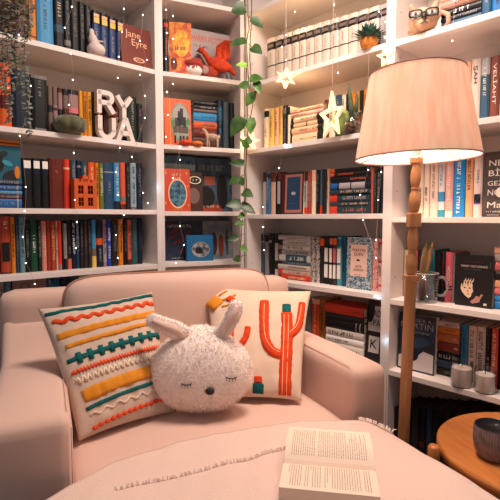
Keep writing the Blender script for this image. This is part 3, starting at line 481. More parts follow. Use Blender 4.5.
fpoly(r, 'snow', [(.03, .03), (.97, .03), (.97, .34), (.7, .38), (.55, .28), (.4, .22), (.2, .30), (.03, .24)], w, h, mat('cbbfba', .6)); fdisc(r, 'dark_rider', w*.42, h*.30, w*.16, h*.12, 'navy', 2); fdisc(r, 'dark_rider', w*.28, h*.20, w*.08, h*.1, 'steel', 2); fdisc(r, 'storm_cloud', w*.5, h*.52, w*.36, h*.10, 'steel', 2, ang=.2)
ftext(r, 'GEORGE R. R.', h*.075, 'silver', w*.5, h*.90, width=w*.8, lvl=2); ftext(r, 'MARTIN', h*.15, 'silver', w*.5, h*.80, width=w*.88, lvl=2); fdash(r, w*.7, h*.035, 'silver', w*.52, h*.69, 5); fdash(r, w*.3, h*.02, 'silver', w*.3, h*.62, 6)
stack(BU, 5, .09, 'in the stack behind the candle jars', 435.5, 459.5, [(322, 'white', W(mat=mat('cdb5aa', .5), t='brown')), (327.5, 'amber', W(t='brown')), (333.5, 'orange', W(mat=mat('b4612c', .5), t='peach', span=(.7, .95))), (342.5, 'maroon', W(mat=mat('7d2a18', .5), t='peach', span=(.7, .95))), (352.5, 'black', W(t='silver', ts=.014, span=(.05, .9))), (362, 'navy', W(mat=mat('1c2f44', .5), t='steel')), (369, 'charcoal', W(t='grey'))], g)
row(BU, 5, .09, pB[5], [(460.3, 467, 324.5, 'teal', W(mat=mat('1b6a92', .5), t='navy')), (467.5, 475.5, 326, 'cream', W(mat=mat('d9bfae', .5), t='brown', ts=.012, span=(.1, .92))), (476, 484.6, 327, 'ivory', W(mat=mat('d3bdb0', .5), t='brown', ts=.014, span=(.1, .92))), (485.2, 490, 328, 'black', W(t='silver', span=(.2, .5))), (490.4, 497.2, 329, 'vermilion', W(mat=mat('c9472c', .5), t='ivory', span=(.35, .92))), (497.6, 506, 330, 'charcoal', W(t='grey')), (506.5, 514, 330, 'steel')], .15, g)
g = 'dark books on the lowest shelf'
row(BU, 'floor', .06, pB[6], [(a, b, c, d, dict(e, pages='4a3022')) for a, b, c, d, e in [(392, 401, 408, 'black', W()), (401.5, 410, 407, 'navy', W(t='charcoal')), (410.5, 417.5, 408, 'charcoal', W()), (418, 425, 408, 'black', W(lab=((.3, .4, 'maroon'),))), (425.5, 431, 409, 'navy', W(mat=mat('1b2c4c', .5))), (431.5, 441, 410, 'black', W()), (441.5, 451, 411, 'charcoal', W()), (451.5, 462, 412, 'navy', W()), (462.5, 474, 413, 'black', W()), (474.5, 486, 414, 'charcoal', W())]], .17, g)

# ------------------------------------------------------------------ armchair frame: t to the right, s towards the viewer
AX = Vector((.914, .406, 0)).normalized(); BX = Vector((AX.y, -AX.x, 0)); SO = Vector((0, 2.05, 0))
def SP(t, s, z): return SO+AX*t+BX*s+Vector((0, 0, z))
def ts(P): d = Vector((P.x, P.y, 0))-SO; return d.dot(AX), d.dot(BX)
SM = Matrix.Translation(SO) @ Matrix.Rotation(math.atan2(AX.y, AX.x), 4, 'Z')      # local x = t, local -y = s
FAB = mat('dab5a4', .85, .35, 700, sheen=.25, spec=.15); FAB2 = mat('d2aa98', .85, .35, 700, sheen=.25, spec=.15)
PIPE = mat('a87a6a', .8, .2, 600, spec=.15)
chair = empty('armchair', SM, 'blush pink fabric armchair with wide padded arms and three pillows on it', 'armchair')
def soft_box(name, t0, t1, s0, s1, z0, z1, bev, m, parent, crown=0, wr=0, seg=5, div=10):
    bm = bmesh.new(); bmesh.ops.create_cube(bm, size=1)
    bmesh.ops.subdivide_edges(bm, edges=bm.edges, cuts=div, use_grid_fill=True)
    cx, cy, cz = (t0+t1)/2, -(s0+s1)/2, (z0+z1)/2; hx, hy, hz = (t1-t0)/2, (s1-s0)/2, (z1-z0)/2
    for v in bm.verts:
        p = Vector((v.co.x*2*hx, v.co.y*2*hy, v.co.z*2*hz))
        q = Vector((max(-hx+bev, min(hx-bev, p.x)), max(-hy+bev, min(hy-bev, p.y)), max(-hz+bev, min(hz-bev, p.z))))
        dlt = p-q
        if dlt.length > 1e-6: p = q+dlt.normalized()*bev*min(1, max(abs(dlt.x), abs(dlt.y), abs(dlt.z))/bev)
        u, w, k = p.x/hx, p.y/hy, p.z/hz
        if crown and p.z > 0: p.z += crown*max(0, 1-u*u)*max(0, 1-w*w)
        if wr: p += Vector((0, 0, 1))*wr*noise.noise(Vector((p.x*9, p.y*9, p.z*9)))
        v.co = p+Vector((cx, cy, cz))
    o = from_bm(name, bm, m, parent, smooth=True); return o
soft_box('back_frame', -1.0, .225, -.15, -.02, .10, .825, .045, FAB, chair, div=22)
soft_box('base', -.93, .20, -.12, .64, .06, .28, .02, FAB2, chair)
soft_box('seat_cushion', -.785, .082, -.03, .675, .27, .425, .035, FAB, chair, crown=.010, wr=.004, div=26)
def arm(t0, t1, out):
    o = soft_box('armrest', t0, t1, -.06, .66, .08, .60, .032, FAB, chair, crown=.012, div=24)
    for v in o.data.vertices:      # arms swell up into the back at their rear
        s = -v.co.y
        if v.co.z > .5 and s < .12: v.co.z += .13*max(0, min(1, (.12-s)/.16))**1.5
    # seam of piping framing the front face
    bm = bmesh.new(); pts = []; r = .03; a0_, a1_, zt, zb = t0+.004, t1-.004, .606, .1
    pts = [(a0_, -.655, zb), (a0_, -.655, zt-.035), (a0_+.01, -.655, zt-.012), (a0_+.034, -.655, zt), ((t0+t1)/2, -.655, zt+.004), (a1_-.034, -.655, zt), (a1_-.01, -.655, zt-.012), (a1_, -.655, zt-.035), (a1_, -.655, zb)]
    tube(bm, pts[7:], .0012, 6); from_bm('seam', bm, FAB2, o)
    bm = bmesh.new(); ti = t1-.012 if out < 0 else t0+.012
    tube(bm, [(ti, y, .6005) for y in (-.62, -.4, -.2, 0)], .0012, 5); from_bm('seam', bm, FAB2, o)
arm(-.99, -.783, -1); arm(.082, .225, 1)
for t in (-.88, .16):
    for s in (-.08, .58):
        box('leg', (t-.02, t+.02, -s-.02, -s+.02, 0, .07), mat('4a2c1c', .5), chair, bev=.004)
# back cushion: puffy with rounded shoulders and a piped rim
def cushion_outline(n, w, h, r):
    pts = []
    for k in range(n):
        a = 2*math.pi*k/n; c, s_ = math.cos(a), math.sin(a); e = 2/7.0
        pts.append((w*math.copysign(abs(c)**e, c), h*math.copysign(abs(s_)**e, s_)))
    return pts
def puffy(name, cx, s, cz, w, h, th, m, parent, tilt=0):
    bm = bmesh.new(); n = 96; out = cushion_outline(n, w, h, .1); K = 9; rings = []
    mid = None
    for j in range(-K, K+1):
        f = j/K; k = abs(f); sc = 1-(k**2.2)*1.0
        # ring j : scale goes 0 at both faces centre
        ring = []
        rad = math.cos(f*math.pi/2)**.38 if k < 1 else 0
        rad = max(rad, .0)
        y = math.copysign(th*(1-(1-k)**2.6)*1.0, f) if k > 0 else 0
        if k == 1: rings.append([bm.verts.new((cx, -s+math.copysign(th, f), cz))]); continue
        for (x, z) in out:
            p = Vector((cx+x*rad, -s+y, cz+z*rad)); p.y += .004*noise.noise(Vector((p.x*7, f, p.z*7)))
            ring.append(bm.verts.new(p))
        rings.append(ring)
    for a, b in zip(rings, rings[1:]):
        if len(a) == 1: [bm.faces.new((a[0], b[k], b[(k+1) % n])) for k in range(n)]
        elif len(b) == 1: [bm.faces.new((a[k], b[0], a[(k+1) % n])) for k in range(n)]
        else: [bm.faces.new((a[k], a[(k+1) % n], b[(k+1) % n], b[k])) for k in range(n)]
    T = Matrix.Translation((cx, -s, cz)) @ Matrix.Rotation(tilt, 4, 'X') @ Matrix.Translation((-cx, s, -cz))
    bmesh.ops.transform(bm, matrix=T, verts=bm.verts)
    o = from_bm(name, bm, m, parent, smooth=True)
    bm = bmesh.new(); pts = [T @ Vector((cx+x*1.004, -s-th*.12, cz+z*1.004)) for x, z in out]
    tube(bm, pts+[pts[0], pts[1]], .005, 8); from_bm('piping', bm, PIPE, o, smooth=True)
    return o
puffy('back_cushion', -.355, .035, .645, .425, .235, .078, FAB, chair, tilt=R(-3))
# ------------------------------------------------------------------ ottoman and throw
ott = empty('ottoman', SM, 'pink ottoman in front of the armchair hidden under the throw blanket', 'ottoman')
soft_box('cushion', -.86, .112, .685, 1.55, .22, .428, .04, FAB, ott, div=12); soft_box('base', -.84, .10, .70, 1.53, .06, .22, .01, FAB2, ott, div=3)
for t in (-.8, .06):
    for s in (.74, 1.48): box('leg', (t-.02, t+.02, -s-.02, -s+.02, 0, .07), mat('4a2c1c', .5), ott)
THM = mat('e2c3b4', .9, 1.0, 260, sheen=.3, spec=.1)
def far_edge(t):
    P = [(-.9, .78), (-.80, .70), (-.68, .628), (-.479, .596), (-.256, .600), (-.09, .618), (.03, .665), (.08, .70), (.118, .77), (.3, .79)]
    for (a, b), (c, d) in zip(P, P[1:]):
        if a <= t <= c: return b+(d-b)*(t-a)/(c-a)
    return .72
def throw_z(t, s):
    z = .443+.006*noise.noise(Vector((t*6, s*6, 3)))+.004*noise.noise(Vector((t*18+s*9, s*5, 1)))+.0045*max(0, math.sin((s*.5+t*.75)*34))*max(0, min(1, (t+.25)*3))*1.3
    if s < .7: z += .003*(1-((t+.35)/.43)**2) if abs(t+.35) < .43 else 0
    return z
bm = bmesh.new(); NT, NS = 110, 90; grid = []
for i in range(NT+1):
    rowv = []
    for j in range(NS+1):
        a = i/NT; t = -.885+a*1.30; f = far_edge(t); s = f+(1.60-f)*j/NS
        if t > .118: e = t-.118; z = throw_z(.118, s)-e; tt_ = .118+.012*(1-math.exp(-e*60))+.006*math.sin(s*30)*min(1, e*5)
        else: tt_ = t; z = throw_z(t, s)-(.006*max(0, (t-.083)/.035)**2)
        rowv.append(bm.verts.new((tt_, -s, z)))
    grid.append(rowv)
for i in range(NT):
    for j in range(NS): bm.faces.new((grid[i][j], grid[i+1][j], grid[i+1][j+1], grid[i][j+1]))
th = from_bm('throw_blanket', bm, THM, None, SM, smooth=True)
tag(th, 'cream fringed throw blanket spread over seat front and ottoman', 'blanket')
sol = th.modifiers.new('thick', 'SOLIDIFY'); sol.thickness = .004; sol.offset = -1
def fringe(line, n, ln, seed, name='fringe'):
    rnd = random.Random(seed); bm = bmesh.new()
    for k in range(n):
        a = k/(n-1)*(len(line)-1); i = min(int(a), len(line)-2); f = a-i
        t = line[i][0]+(line[i+1][0]-line[i][0])*f; s = line[i][1]+(line[i+1][1]-line[i][1])*f
        dt, ds = rnd.uniform(-.012, .012), -ln*rnd.uniform(.3, 1.2)
        if len(line[i]) > 2: dt, ds = line[i][2]*ln+rnd.uniform(-.008, .008), line[i][3]*ln+rnd.uniform(-.006, .006)
        z = throw_z(t, s)
        tube(bm, [(t, -s, z+.001), (t+dt*.5, -s-ds*.5, z+.006+rnd.uniform(0, .003)), (t+dt, -s-ds, throw_z(t+dt, s+ds)+.002+rnd.uniform(0, .003))], [.0018, .0022, .0008], 5)
    o = from_bm(name, bm, mat('f0d8ca', .9, 0, 500), th); o['kind'] = 'stuff'; return o
fringe([(-.69, .765), (-.5, .765), (-.335, .765), (-.22, .755)], 90, .009, 3)
fringe([(.075, .70, .5, -.6), (.10, .74, .9, -.3), (.118, .80, 1.0, -.1)], 24, .02, 4)
# ------------------------------------------------------------------ open book lying on the throw
def openbook():
    PL = Vector(at_z(284, 459, .485)); PR = Vector(at_z(375, 467, .485))
    ux = (PR-PL); Wd = ux.length; ux.normalize(); uy = Vector((-ux.y, ux.x, 0))
    M = Matrix((( ux.x, uy.x, 0, PL.x), (ux.y, uy.y, 0, PL.y), (0, 0, 1, .452), (0, 0, 0, 1)))
    root = empty('open_book', M, 'open paperback lying face up on the cream throw blanket', 'book')
    PG = mat('ecd3bd', .75, spec=.2); print('openbook', Wd)
    def leafs(name, sgn, length, thk, rise):
        bm = bmesh.new(); n = 14; top = []; bot = []
        for k in range(n+1):
            f = k/n; y = sgn*(length*f); zt = thk*(1-.0*f)+rise*math.sin(min(1, f*1.35)*math.pi*.72)*1.0-(.010*math.exp(-f*14))
            top.append((y, zt)); bot.append((y, .002+(rise*.5*math.sin(f*math.pi*.8) if rise > .012 else 0)))
        for (y0, z0), (y1, z1), (c0, d0), (c1, d1) in zip(top, top[1:], bot, bot[1:]):
            vs = [bm.verts.new(p) for p in ((0, y0, z0), (Wd, y0, z0), (Wd, y1, z1), (0, y1, z1), (0, c0, d0), (Wd, c0, d0), (Wd, c1, d1), (0, c1, d1))]
            for q in ((0, 1, 2, 3), (4, 7, 6, 5), (0, 4, 5, 1), (3, 2, 6, 7), (0, 3, 7, 4), (1, 5, 6, 2)): bm.faces.new([vs[i] for i in q])
        bmesh.ops.remove_doubles(bm, verts=bm.verts, dist=1e-5)
        o = from_bm(name, bm, PG, root, smooth=False)
        # printed text: each line runs away from the gutter
        bm = bmesh.new(); ink = mat('a58f7e', .8); rnd = random.Random(5+int(sgn))
        def zat(f):
            x = f*n; i = min(int(x), n-1); return top[i][1]+(top[i+1][1]-top[i][1])*(x-i)
        nl = 34
        for i in range(nl):
            x = .018+(Wd-.036)*i/(nl-1)
            if rnd.random() < .04: continue
            end = .90 if rnd.random() > .15 else rnd.uniform(.3, .8); f = .14
            while f < end:
                g = min(end, f+rnd.uniform(.02, .06)); 
                a = bm.verts.new((x-.0009, sgn*length*f, zat(f)+.0005)); b = bm.verts.new((x+.0009, sgn*length*f, zat(f)+.0005)); c = bm.verts.new((x+.0009, sgn*length*g, zat(g)+.0005)); d = bm.verts.new((x-.0009, sgn*length*g, zat(g)+.0005))
                bm.faces.new((a, b, c, d)); f = g+.012
        from_bm('printed_text', bm, ink, o)
    leafs('pages', 1, .158, .026, .026); leafs('pages', -1, .125, .030, .004)
    bm = bmesh.new(); bx(bm, -.002, Wd+.002, -.128, .16, 0, .002); from_bm('cover', bm, cmat('cream'), root)
openbook()
# ------------------------------------------------------------------ pillows
class Pillow:
    def __init__(s, TL, TR, BR, BL, T, seed=1, wr=.006):
        s.c = [Vector(v) for v in (TL, TR, BR, BL)]; s.T = T; s.seed = seed; s.wr = wr
        s.nrm = (s.c[1]-s.c[3]).cross(s.c[0]-s.c[2]).normalized()
        if s.nrm.y > 0: s.nrm = -s.nrm
        s.O = sum(s.c, Vector())/4
    def P(s, u, v, side=1, off=0):      # u,v in -1..1 (v up)
        uu = u*(1-.055*(1-v*v)); vv = v*(1-.055*(1-u*u))
        a, b = (uu+1)/2, (vv+1)/2
        p = (s.c[3].lerp(s.c[2], a)).lerp(s.c[0].lerp(s.c[1], a), b)
        k = max(0, (1-u*u))*max(0, (1-v*v)); th = s.T*k**.42
        w = s.wr*noise.noise(Vector((u*3.1+s.seed, v*3.1, side)))*min(1, k*5)+s.wr*.5*noise.noise(Vector((u*9+s.seed, v*9, side)))*min(1, k*5)
        return p-s.O+s.nrm*(side*(th+w)+side*off)
    def build(s, name, label, m, cat='pillow'):
        root = link(name, None); bm = bmesh.new(); n = 36; G = {}
        for side in (1, -1):
            for i in range(n+1):
                for j in range(n+1):
                    u, v = -1+2*i/n, -1+2*j/n; u = math.sin(u*math.pi/2)*.6+u*.4; v = math.sin(v*math.pi/2)*.6+v*.4
                    G[side, i, j] = bm.verts.new(s.P(u, v, side))
            for i in range(n):
                for j in range(n): bm.faces.new((G[side, i, j], G[side, i+1, j], G[side, i+1, j+1], G[side, i, j+1]))
        bmesh.ops.remove_doubles(bm, verts=bm.verts, dist=2e-4)
        bpy.data.objects.remove(root)
        o = from_bm(name, bm, m, None, Matrix.Translation(s.O), smooth=True); tag(o, label, cat, None); s.o = o; return o
    def ribbon(s, name, pts, wid, hgt, m, n=None, parent=None, label=None, rough=0, closed=False):
        """raised soft band along (u,v) points; wid in metres"""
        bm = bmesh.new(); P3 = [s.P(u, v) for u, v in pts]; rings = []; rnd = random.Random(len(pts))
        N_ = len(pts)
        for i in range(N_):
            if closed: tv = P3[(i+1) % N_]-P3[i-1]
            else: tv = P3[min(i+1, N_-1)]-P3[max(i-1, 0)]
            side = s.nrm.cross(tv).normalized(); w = wid[i] if isinstance(wid, (list, tuple)) else wid
            w *= 1+rnd.uniform(-rough, rough); hh = hgt*(1+rnd.uniform(-rough, rough))
            ring = []
            for a, h in ((-1, -.004), (-.85, hh*.6), (-.4, hh), (.4, hh), (.85, hh*.6), (1, -.004)):
                ring.append(bm.verts.new(P3[i]+side*w/2*a+s.nrm*h))
            rings.append(ring)
        prs = list(zip(rings, rings[1:]))+([(rings[-1], rings[0])] if closed else [])
        for a, b in prs:
            for k in range(5): bm.faces.new((a[k], a[k+1], b[k+1], b[k]))
        if not closed: bm.faces.new(rings[0]); bm.faces.new(rings[-1][::-1])
        return from_bm(name, bm, m, parent or s.o, smooth=True, label=label)
    def blob(s, name, u, v, r, hgt, m, parent=None):
        bm = bmesh.new(); n = s.nrm; q = n.to_track_quat('Z', 'Y').to_matrix().to_4x4()
        ico(bm, s.P(u, v), (r, r, hgt), 2, q); return from_bm(name, bm, m, parent or s.o, smooth=True)
LIN = mat('cdb3a0', .9, .5, 500, sheen=.2, spec=.1)
TEALY = mat('1f5f5e', .95, .9, 500, spec=.1); ORY = mat('e0512a', .95, .9, 500, spec=.1); MUS = mat('d98a2c', .95, 1, 350, spec=.1); CRM = mat('e5cdb4', .95, .8, 400, spec=.1)
def stripe_pillow():
    TL = at_depth(38, 309, 1.50); TR = at_depth(152, 292, 1.73); BL = at_z(79, 441, .44); BR = at_z(176, 412, .44)
    p = Pillow(TL, TR, BR, BL, .062, 2, .008); p.build('striped_pillow', 'beige embroidered pillow with teal, orange and mustard stripes against left arm', LIN)
    def line(v0, v1, u0=-.96, u1=.96, n=40, amp=0, fr_=0, ph=0):
        return [(u0+(u1-u0)*k/n, v0+(v1-v0)*k/n+amp*math.sin(ph+fr_*k/n*2*math.pi)) for k in range(n+1)]
    p.ribbon('teal_stripe', line(.86, .93, -.96, .97, amp=.004, fr_=9), .014, .004, TEALY, rough=.1)
    p.ribbon('orange_wave', line(.70, .78, -.9, .95, 90, amp=.022, fr_=9), .016, .005, ORY, rough=.15)
    p.ribbon('mustard_stripe', line(.46, .58, -.92, .95), .026, .004, MUS, rough=.1)
    p.ribbon('mustard_stripe', line(.28, .42, -.85, .9), .016, .004, MUS, rough=.1)
    # teal stripe with square teeth
    o = p.ribbon('teal_toothed_stripe', line(.06, .22, -.90, .97), .017, .005, TEALY, rough=.1)
    for k in range(9):
        u = -.70+k*.20; v = .06+.16*(u+.86)/1.81
        p.ribbon('tooth', [(u, v-.08), (u, v), (u, v+.08)], .018, .0055, TEALY, parent=o)
    p.ribbon('orange_zigzag', [( -.88+1.8*k/60, -.12+.12*k/60+(.02 if k % 2 else -.02)) for k in range(61)], .012, .005, ORY)
    p.ribbon('cream_lace', [( -.85+1.78*k/120, -.25+.13*k/120+.04*math.sin(k*2*math.pi/6.6)) for k in range(121)], .009, .006, CRM)
    p.ribbon('mustard_band', line(-.48, -.34, -.80, .92), .044, .006, MUS, rough=.12)
    p.ribbon('teal_stripe', line(-.66, -.52, -.80, .94), .013, .004, TEALY, rough=.1)
    p.ribbon('cream_wave', line(-.76, -.64, -.75, .92, 70, amp=.025, fr_=7), .006, .004, CRM)
    o = p.ribbon('orange_cord', line(-.93, -.79, -.75, .95), .004, .003, ORY)
    for k in range(15):
        f = k/14; p.blob('dot', -.70+1.6*f, -.926+.135*f, .0085, .006, ORY, o)
stripe_pillow()
CAC = mat('dc4a24', .95, 1, 400, spec=.1); CAC2 = mat('f0c29a', .9, .3); PINKS = mat('f08a6a', .95, .8, 400)
def cactus_pillow():
    TL = at_depth(205, 287, 1.93); TR = at_depth(311, 291, 1.86); BR = at_z(301, 401, .445); BL = at_z(214, 400, .445)
    p = Pillow(TL, TR, BR, BL, .058, 9, .006); p.build('cactus_pillow', 'beige pillow with orange tufted cactus and sun leaning on right side', mat('e0c4ac', .9, .5, 500, sheen=.2, spec=.1))
    def uv(px, py):      # picture position -> pillow coordinates, by search
        best = None
        u = v = 0
        for it in range(60):
            def f(u, v):
                q = p.P(u, v)+p.O; d = q-CAM
                x = 250+FP*d.x/(d.y*math.cos(PITCH)-d.z*math.sin(PITCH)); y = 250-FP*(d.z*math.cos(PITCH)+d.y*math.sin(PITCH))/(d.y*math.cos(PITCH)-d.z*math.sin(PITCH))
                return x-px, y-py
            a = f(u, v); e = .02
            bu = f(u+e, v); bv = f(u, v+e)
            J = [(bu[0]-a[0])/e, (bv[0]-a[0])/e, (bu[1]-a[1])/e, (bv[1]-a[1])/e]; D = J[0]*J[3]-J[1]*J[2]
            u -= .6*(a[0]*J[3]-a[1]*J[1])/D; v -= .6*(J[0]*a[1]-J[2]*a[0])/D; u = max(-.97, min(.97, u)); v = max(-.97, min(.97, v))
        return u, v
    def path(pts, n=10):
        q = [uv(*a) for a in pts]; out = []
        for i in range(len(q)-1):
            p0, p1, p2, p3 = q[max(i-1, 0)], q[i], q[i+1], q[min(i+2, len(q)-1)]
            for k in range(n):
                f = k/n; out.append(tuple(.5*((2*p1[c])+(-p0[c]+p2[c])*f+(2*p0[c]-5*p1[c]+4*p2[c]-p3[c])*f*f+(-p0[c]+3*p1[c]-3*p2[c]+p3[c])*f**3) for c in (0, 1)))
        return out+[q[-1]]
    trunk = p.ribbon('cactus_trunk', path([(286.5, 313), (286.5, 340), (285, 370), (284.5, 399)]), .048, .010, CAC, rough=.06)
    for dx in (-2.4, 2.0): p.ribbon('stitch_line', [(a, b) for a, b in path([(286.5+dx, 316), (286+dx, 345), (284.5+dx, 396)])], .004, .0125, CAC2, parent=trunk)
    la = p.ribbon('cactus_arm', path([(264.5, 301), (264, 320), (265, 338), (271, 350), (281, 355)]), .040, .010, CAC, rough=.06)
    p.ribbon('stitch_line', path([(264.5, 305), (264, 322), (265.5, 338), (271, 348), (280, 353)]), .004, .0125, CAC2, parent=la)
    ra = p.ribbon('cactus_arm', path([(302, 303), (300, 318), (297, 328), (289, 336)]), .030, .010, CAC, rough=.06)
    p.ribbon('stitch_line', path([(301.5, 306), (299.5, 318), (296, 327), (290, 333)]), .004, .0125, CAC2, parent=ra)
    p.ribbon('cactus_flower', path([(286.5, 305), (286.5, 313)]), .036, .011, TEALY)
    p.ribbon('small_cactus_arm', path([(248, 327), (246, 337), (240, 345), (232, 350)]), .026, .009, CAC, rough=.06)
    p.ribbon('small_cactus_arm', path([(232, 312), (231, 330), (231, 345)]), .026, .009, CAC, rough=.06)
    s_ = p.ribbon('sun', path([(211, 300), (219, 306)]), .06, .008, MUS)
    for (a, b) in (((219, 296), (227, 291)), ((222, 301), (236, 295)), ((222, 307), (238, 303)), ((217, 293), (219, 288)), ((211, 292), (208, 288))): p.ribbon('sun_ray', path([a, b], 4), .010, .005, MUS, parent=s_)
    p.ribbon('orange_bloom', path([(228, 298), (236, 304), (233, 312)]), .03, .009, CAC)
    bl = p.ribbon('small_plant', path([(258, 398), (258, 384)]), .042, .010, TEALY); p.ribbon('small_bloom', path([(258, 383), (258, 377)]), .03, .011, CAC, parent=bl)
cactus_pillow()
# bunny pillow
def bunny():
    O = at_depth(201, 369, 1.535); d = (O-CAM); yaw = math.atan2(-d.x, d.y)
    M = Matrix.Translation(O) @ Matrix.Rotation(yaw-R(4), 4, 'Z') @ Matrix.Rotation(R(-10), 4, 'X')
    FUR = mat('faeae0', .95, 0, 260, spec=.02)
    W_, H_, T_ = .166, .136, .085
    bm = bmesh.new(); ico(bm, (0, 0, 0), 1, 5)
    def shape(p):
        x, y, z = p
        wz = 1-.10*max(0, z)**1.5+.04*max(0, -z)-.15*max(0, z)**4; lump = 1+.02*noise.noise(Vector((x*2, y*2, z*2)))
        ex = math.copysign(abs(x)**.88, x); ez = math.copysign(abs(z)**.86, z)
        return Vector((ex*W_*wz*lump*1.02, y*T_*(.75+.25*(1-z*z)), ez*H_*lump+.012*math.cos(x*2.6)*(-1 if z > .3 else 0)*max(0, z)*-1))
    for v in bm.verts: v.co = shape(v.co.normalized())
    bmesh.ops.recalc_face_normals(bm, faces=bm.faces)
    def furry(src, n, ln, seed, name, parent):
        rnd = random.Random(seed); src.faces.ensure_lookup_table(); fs = src.faces; ar = [f.calc_area() for f in fs]; out = bmesh.new()
        for f in rnd.choices(list(fs), weights=ar, k=n):
            w = [rnd.random()+.01 for _ in f.verts]; q = sum(w); p = sum((v.co*(a/q) for v, a in zip(f.verts, w)), Vector()); nn = f.normal
            dr = (nn+Vector((rnd.uniform(-.8, .8), rnd.uniform(-.8, .8), rnd.uniform(-1.0, .4)))).normalized(); sd = dr.cross(Vector((rnd.random()-.5, rnd.random()-.5, rnd.random()-.5))).normalized()*ln*.13
            l = ln*rnd.uniform(.6, 1.3); a = out.verts.new(p-sd-nn*.001); b = out.verts.new(p+sd-nn*.001); c = out.verts.new(p+dr*l+nn*l*.2); out.faces.new((a, b, c))
        me = bpy.data.meshes.new(name); out.to_mesh(me); out.free(); o = link(name, me, FUR, parent); o['kind'] = 'stuff'; return o
    body = from_bm('bunny_pillow', bm.copy(), FUR, None, M, smooth=True); tag(body, 'fluffy white bunny head pillow with sleeping eyes in the middle of the seat', 'pillow')
    furry(bm, 15000, .008, 1, 'fur', body); bm.free()
    Mi = M.inverted()
    def L(px, py, dep): return Mi @ at_depth(px, py, dep)
    EARIN = mat('e2bfae', .9, .6, 300, sheen=.4)
    def ear(pts, seed):
        bm = bmesh.new(); P = [L(*q[:3]) for q in pts]; W = [q[3] for q in pts]; n = 20; rings = []
        def cr(vals, f):
            x = f*(len(vals)-1); i = min(int(x), len(vals)-2); g = x-i; p0, p1, p2, p3 = vals[max(i-1, 0)], vals[i], vals[i+1], vals[min(i+2, len(vals)-1)]
            return (p1*2+(p2-p0)*g+(p0*2-p1*5+p2*4-p3)*g*g+(p1*3-p0-p2*3+p3)*g**3)*.5
        for k in range(n+1):
            f = k/n; c = cr(P, f); t = (cr(P, min(1, f+.02))-cr(P, max(0, f-.02))).normalized(); sd = t.cross(Vector((0, 1, 0))).normalized(); w = cr(W, f); e = (1-max(0, (f-.85)/.15)**2)**.5 if f < 1 else .05
            rings.append([bm.verts.new(c+sd*w*e*math.cos(a)+t.cross(sd)*w*.42*e*math.sin(a)) for a in [2*math.pi*j/14 for j in range(14)]])
        for a, b in zip(rings, rings[1:]):
            for j in range(14): bm.faces.new((a[j], a[(j+1) % 14], b[(j+1) % 14], b[j]))
        bm.faces.new(rings[0][::-1]); bm.faces.new(rings[-1]); bmesh.ops.recalc_face_normals(bm, faces=bm.faces)
        o = from_bm('ear', bm.copy(), FUR, body, smooth=True); furry(bm, 3000, .007, seed, 'fur', o); bm.free()
        b2 = bmesh.new(); rr = []
        for k in range(3, 18):
            f = k/n; c = cr(P, f); t = (cr(P, min(1, f+.02))-cr(P, max(0, f-.02))).normalized(); sd = t.cross(Vector((0, 1, 0))).normalized(); w = cr(W, f)*.5*math.sin(math.pi*(k-2)/17)**.5
            rr.append((b2.verts.new(c-sd*w+Vector((0, -cr(W, f)*.42-.004, 0))), b2.verts.new(c+sd*w+Vector((0, -cr(W, f)*.42-.004, 0)))))
        for a, b in zip(rr, rr[1:]): b2.faces.new((a[0], a[1], b[1], b[0]))
        i_ = from_bm('inner_ear', b2, EARIN, o, smooth=True); s = i_.modifiers.new('t', 'SOLIDIFY'); s.thickness = .006; s.offset = 0
    ear([(189, 341, 1.53, .030), (178, 331, 1.51, .030), (163, 325, 1.50, .027), (147, 318, 1.51, .022)], 3)
    ear([(218, 338, 1.53, .026), (227, 326, 1.52, .024), (234, 313, 1.52, .025), (238, 300, 1.53, .020)], 4)
    # face, stitched on the front surface
    BLK = mat('241c20', .6)
    def surf(px, py):
        lo = L(px, py, 1.2); hi = L(px, py, 1.535); dr = (hi-lo)
        ok, loc, nr, idx = body.ray_cast(lo, dr.normalized())
        return loc+Vector((0, -.007, 0)) if ok else hi
    bpy.context.view_layer.update()
    bm = bmesh.new(); ico(bm, surf(210, 391), (.015, .008, .0115), 3); from_bm('nose', bm, BLK, body, smooth=True)
    for (ex, ey, rot) in ((186.5, 384, .06), (231, 377.5, -.02)):
        bm = bmesh.new(); tube(bm, [surf(ex+dx, ey+dy) for dx, dy in ((-5.5, -.8), (-3, .3), (0, .8), (3, .4), (5.5, -.8))], .0016, 6)
        for dx, ln in ((-4, 2.8), (-1.2, 3.6), (1.5, 3.6), (4.2, 2.8)): tube(bm, [surf(ex+dx, ey+.6), surf(ex+dx*1.15, ey+.6+ln)], [.0015, .0007], 5)
        from_bm('closed_eye', bm, BLK, body, smooth=True)
bunny()

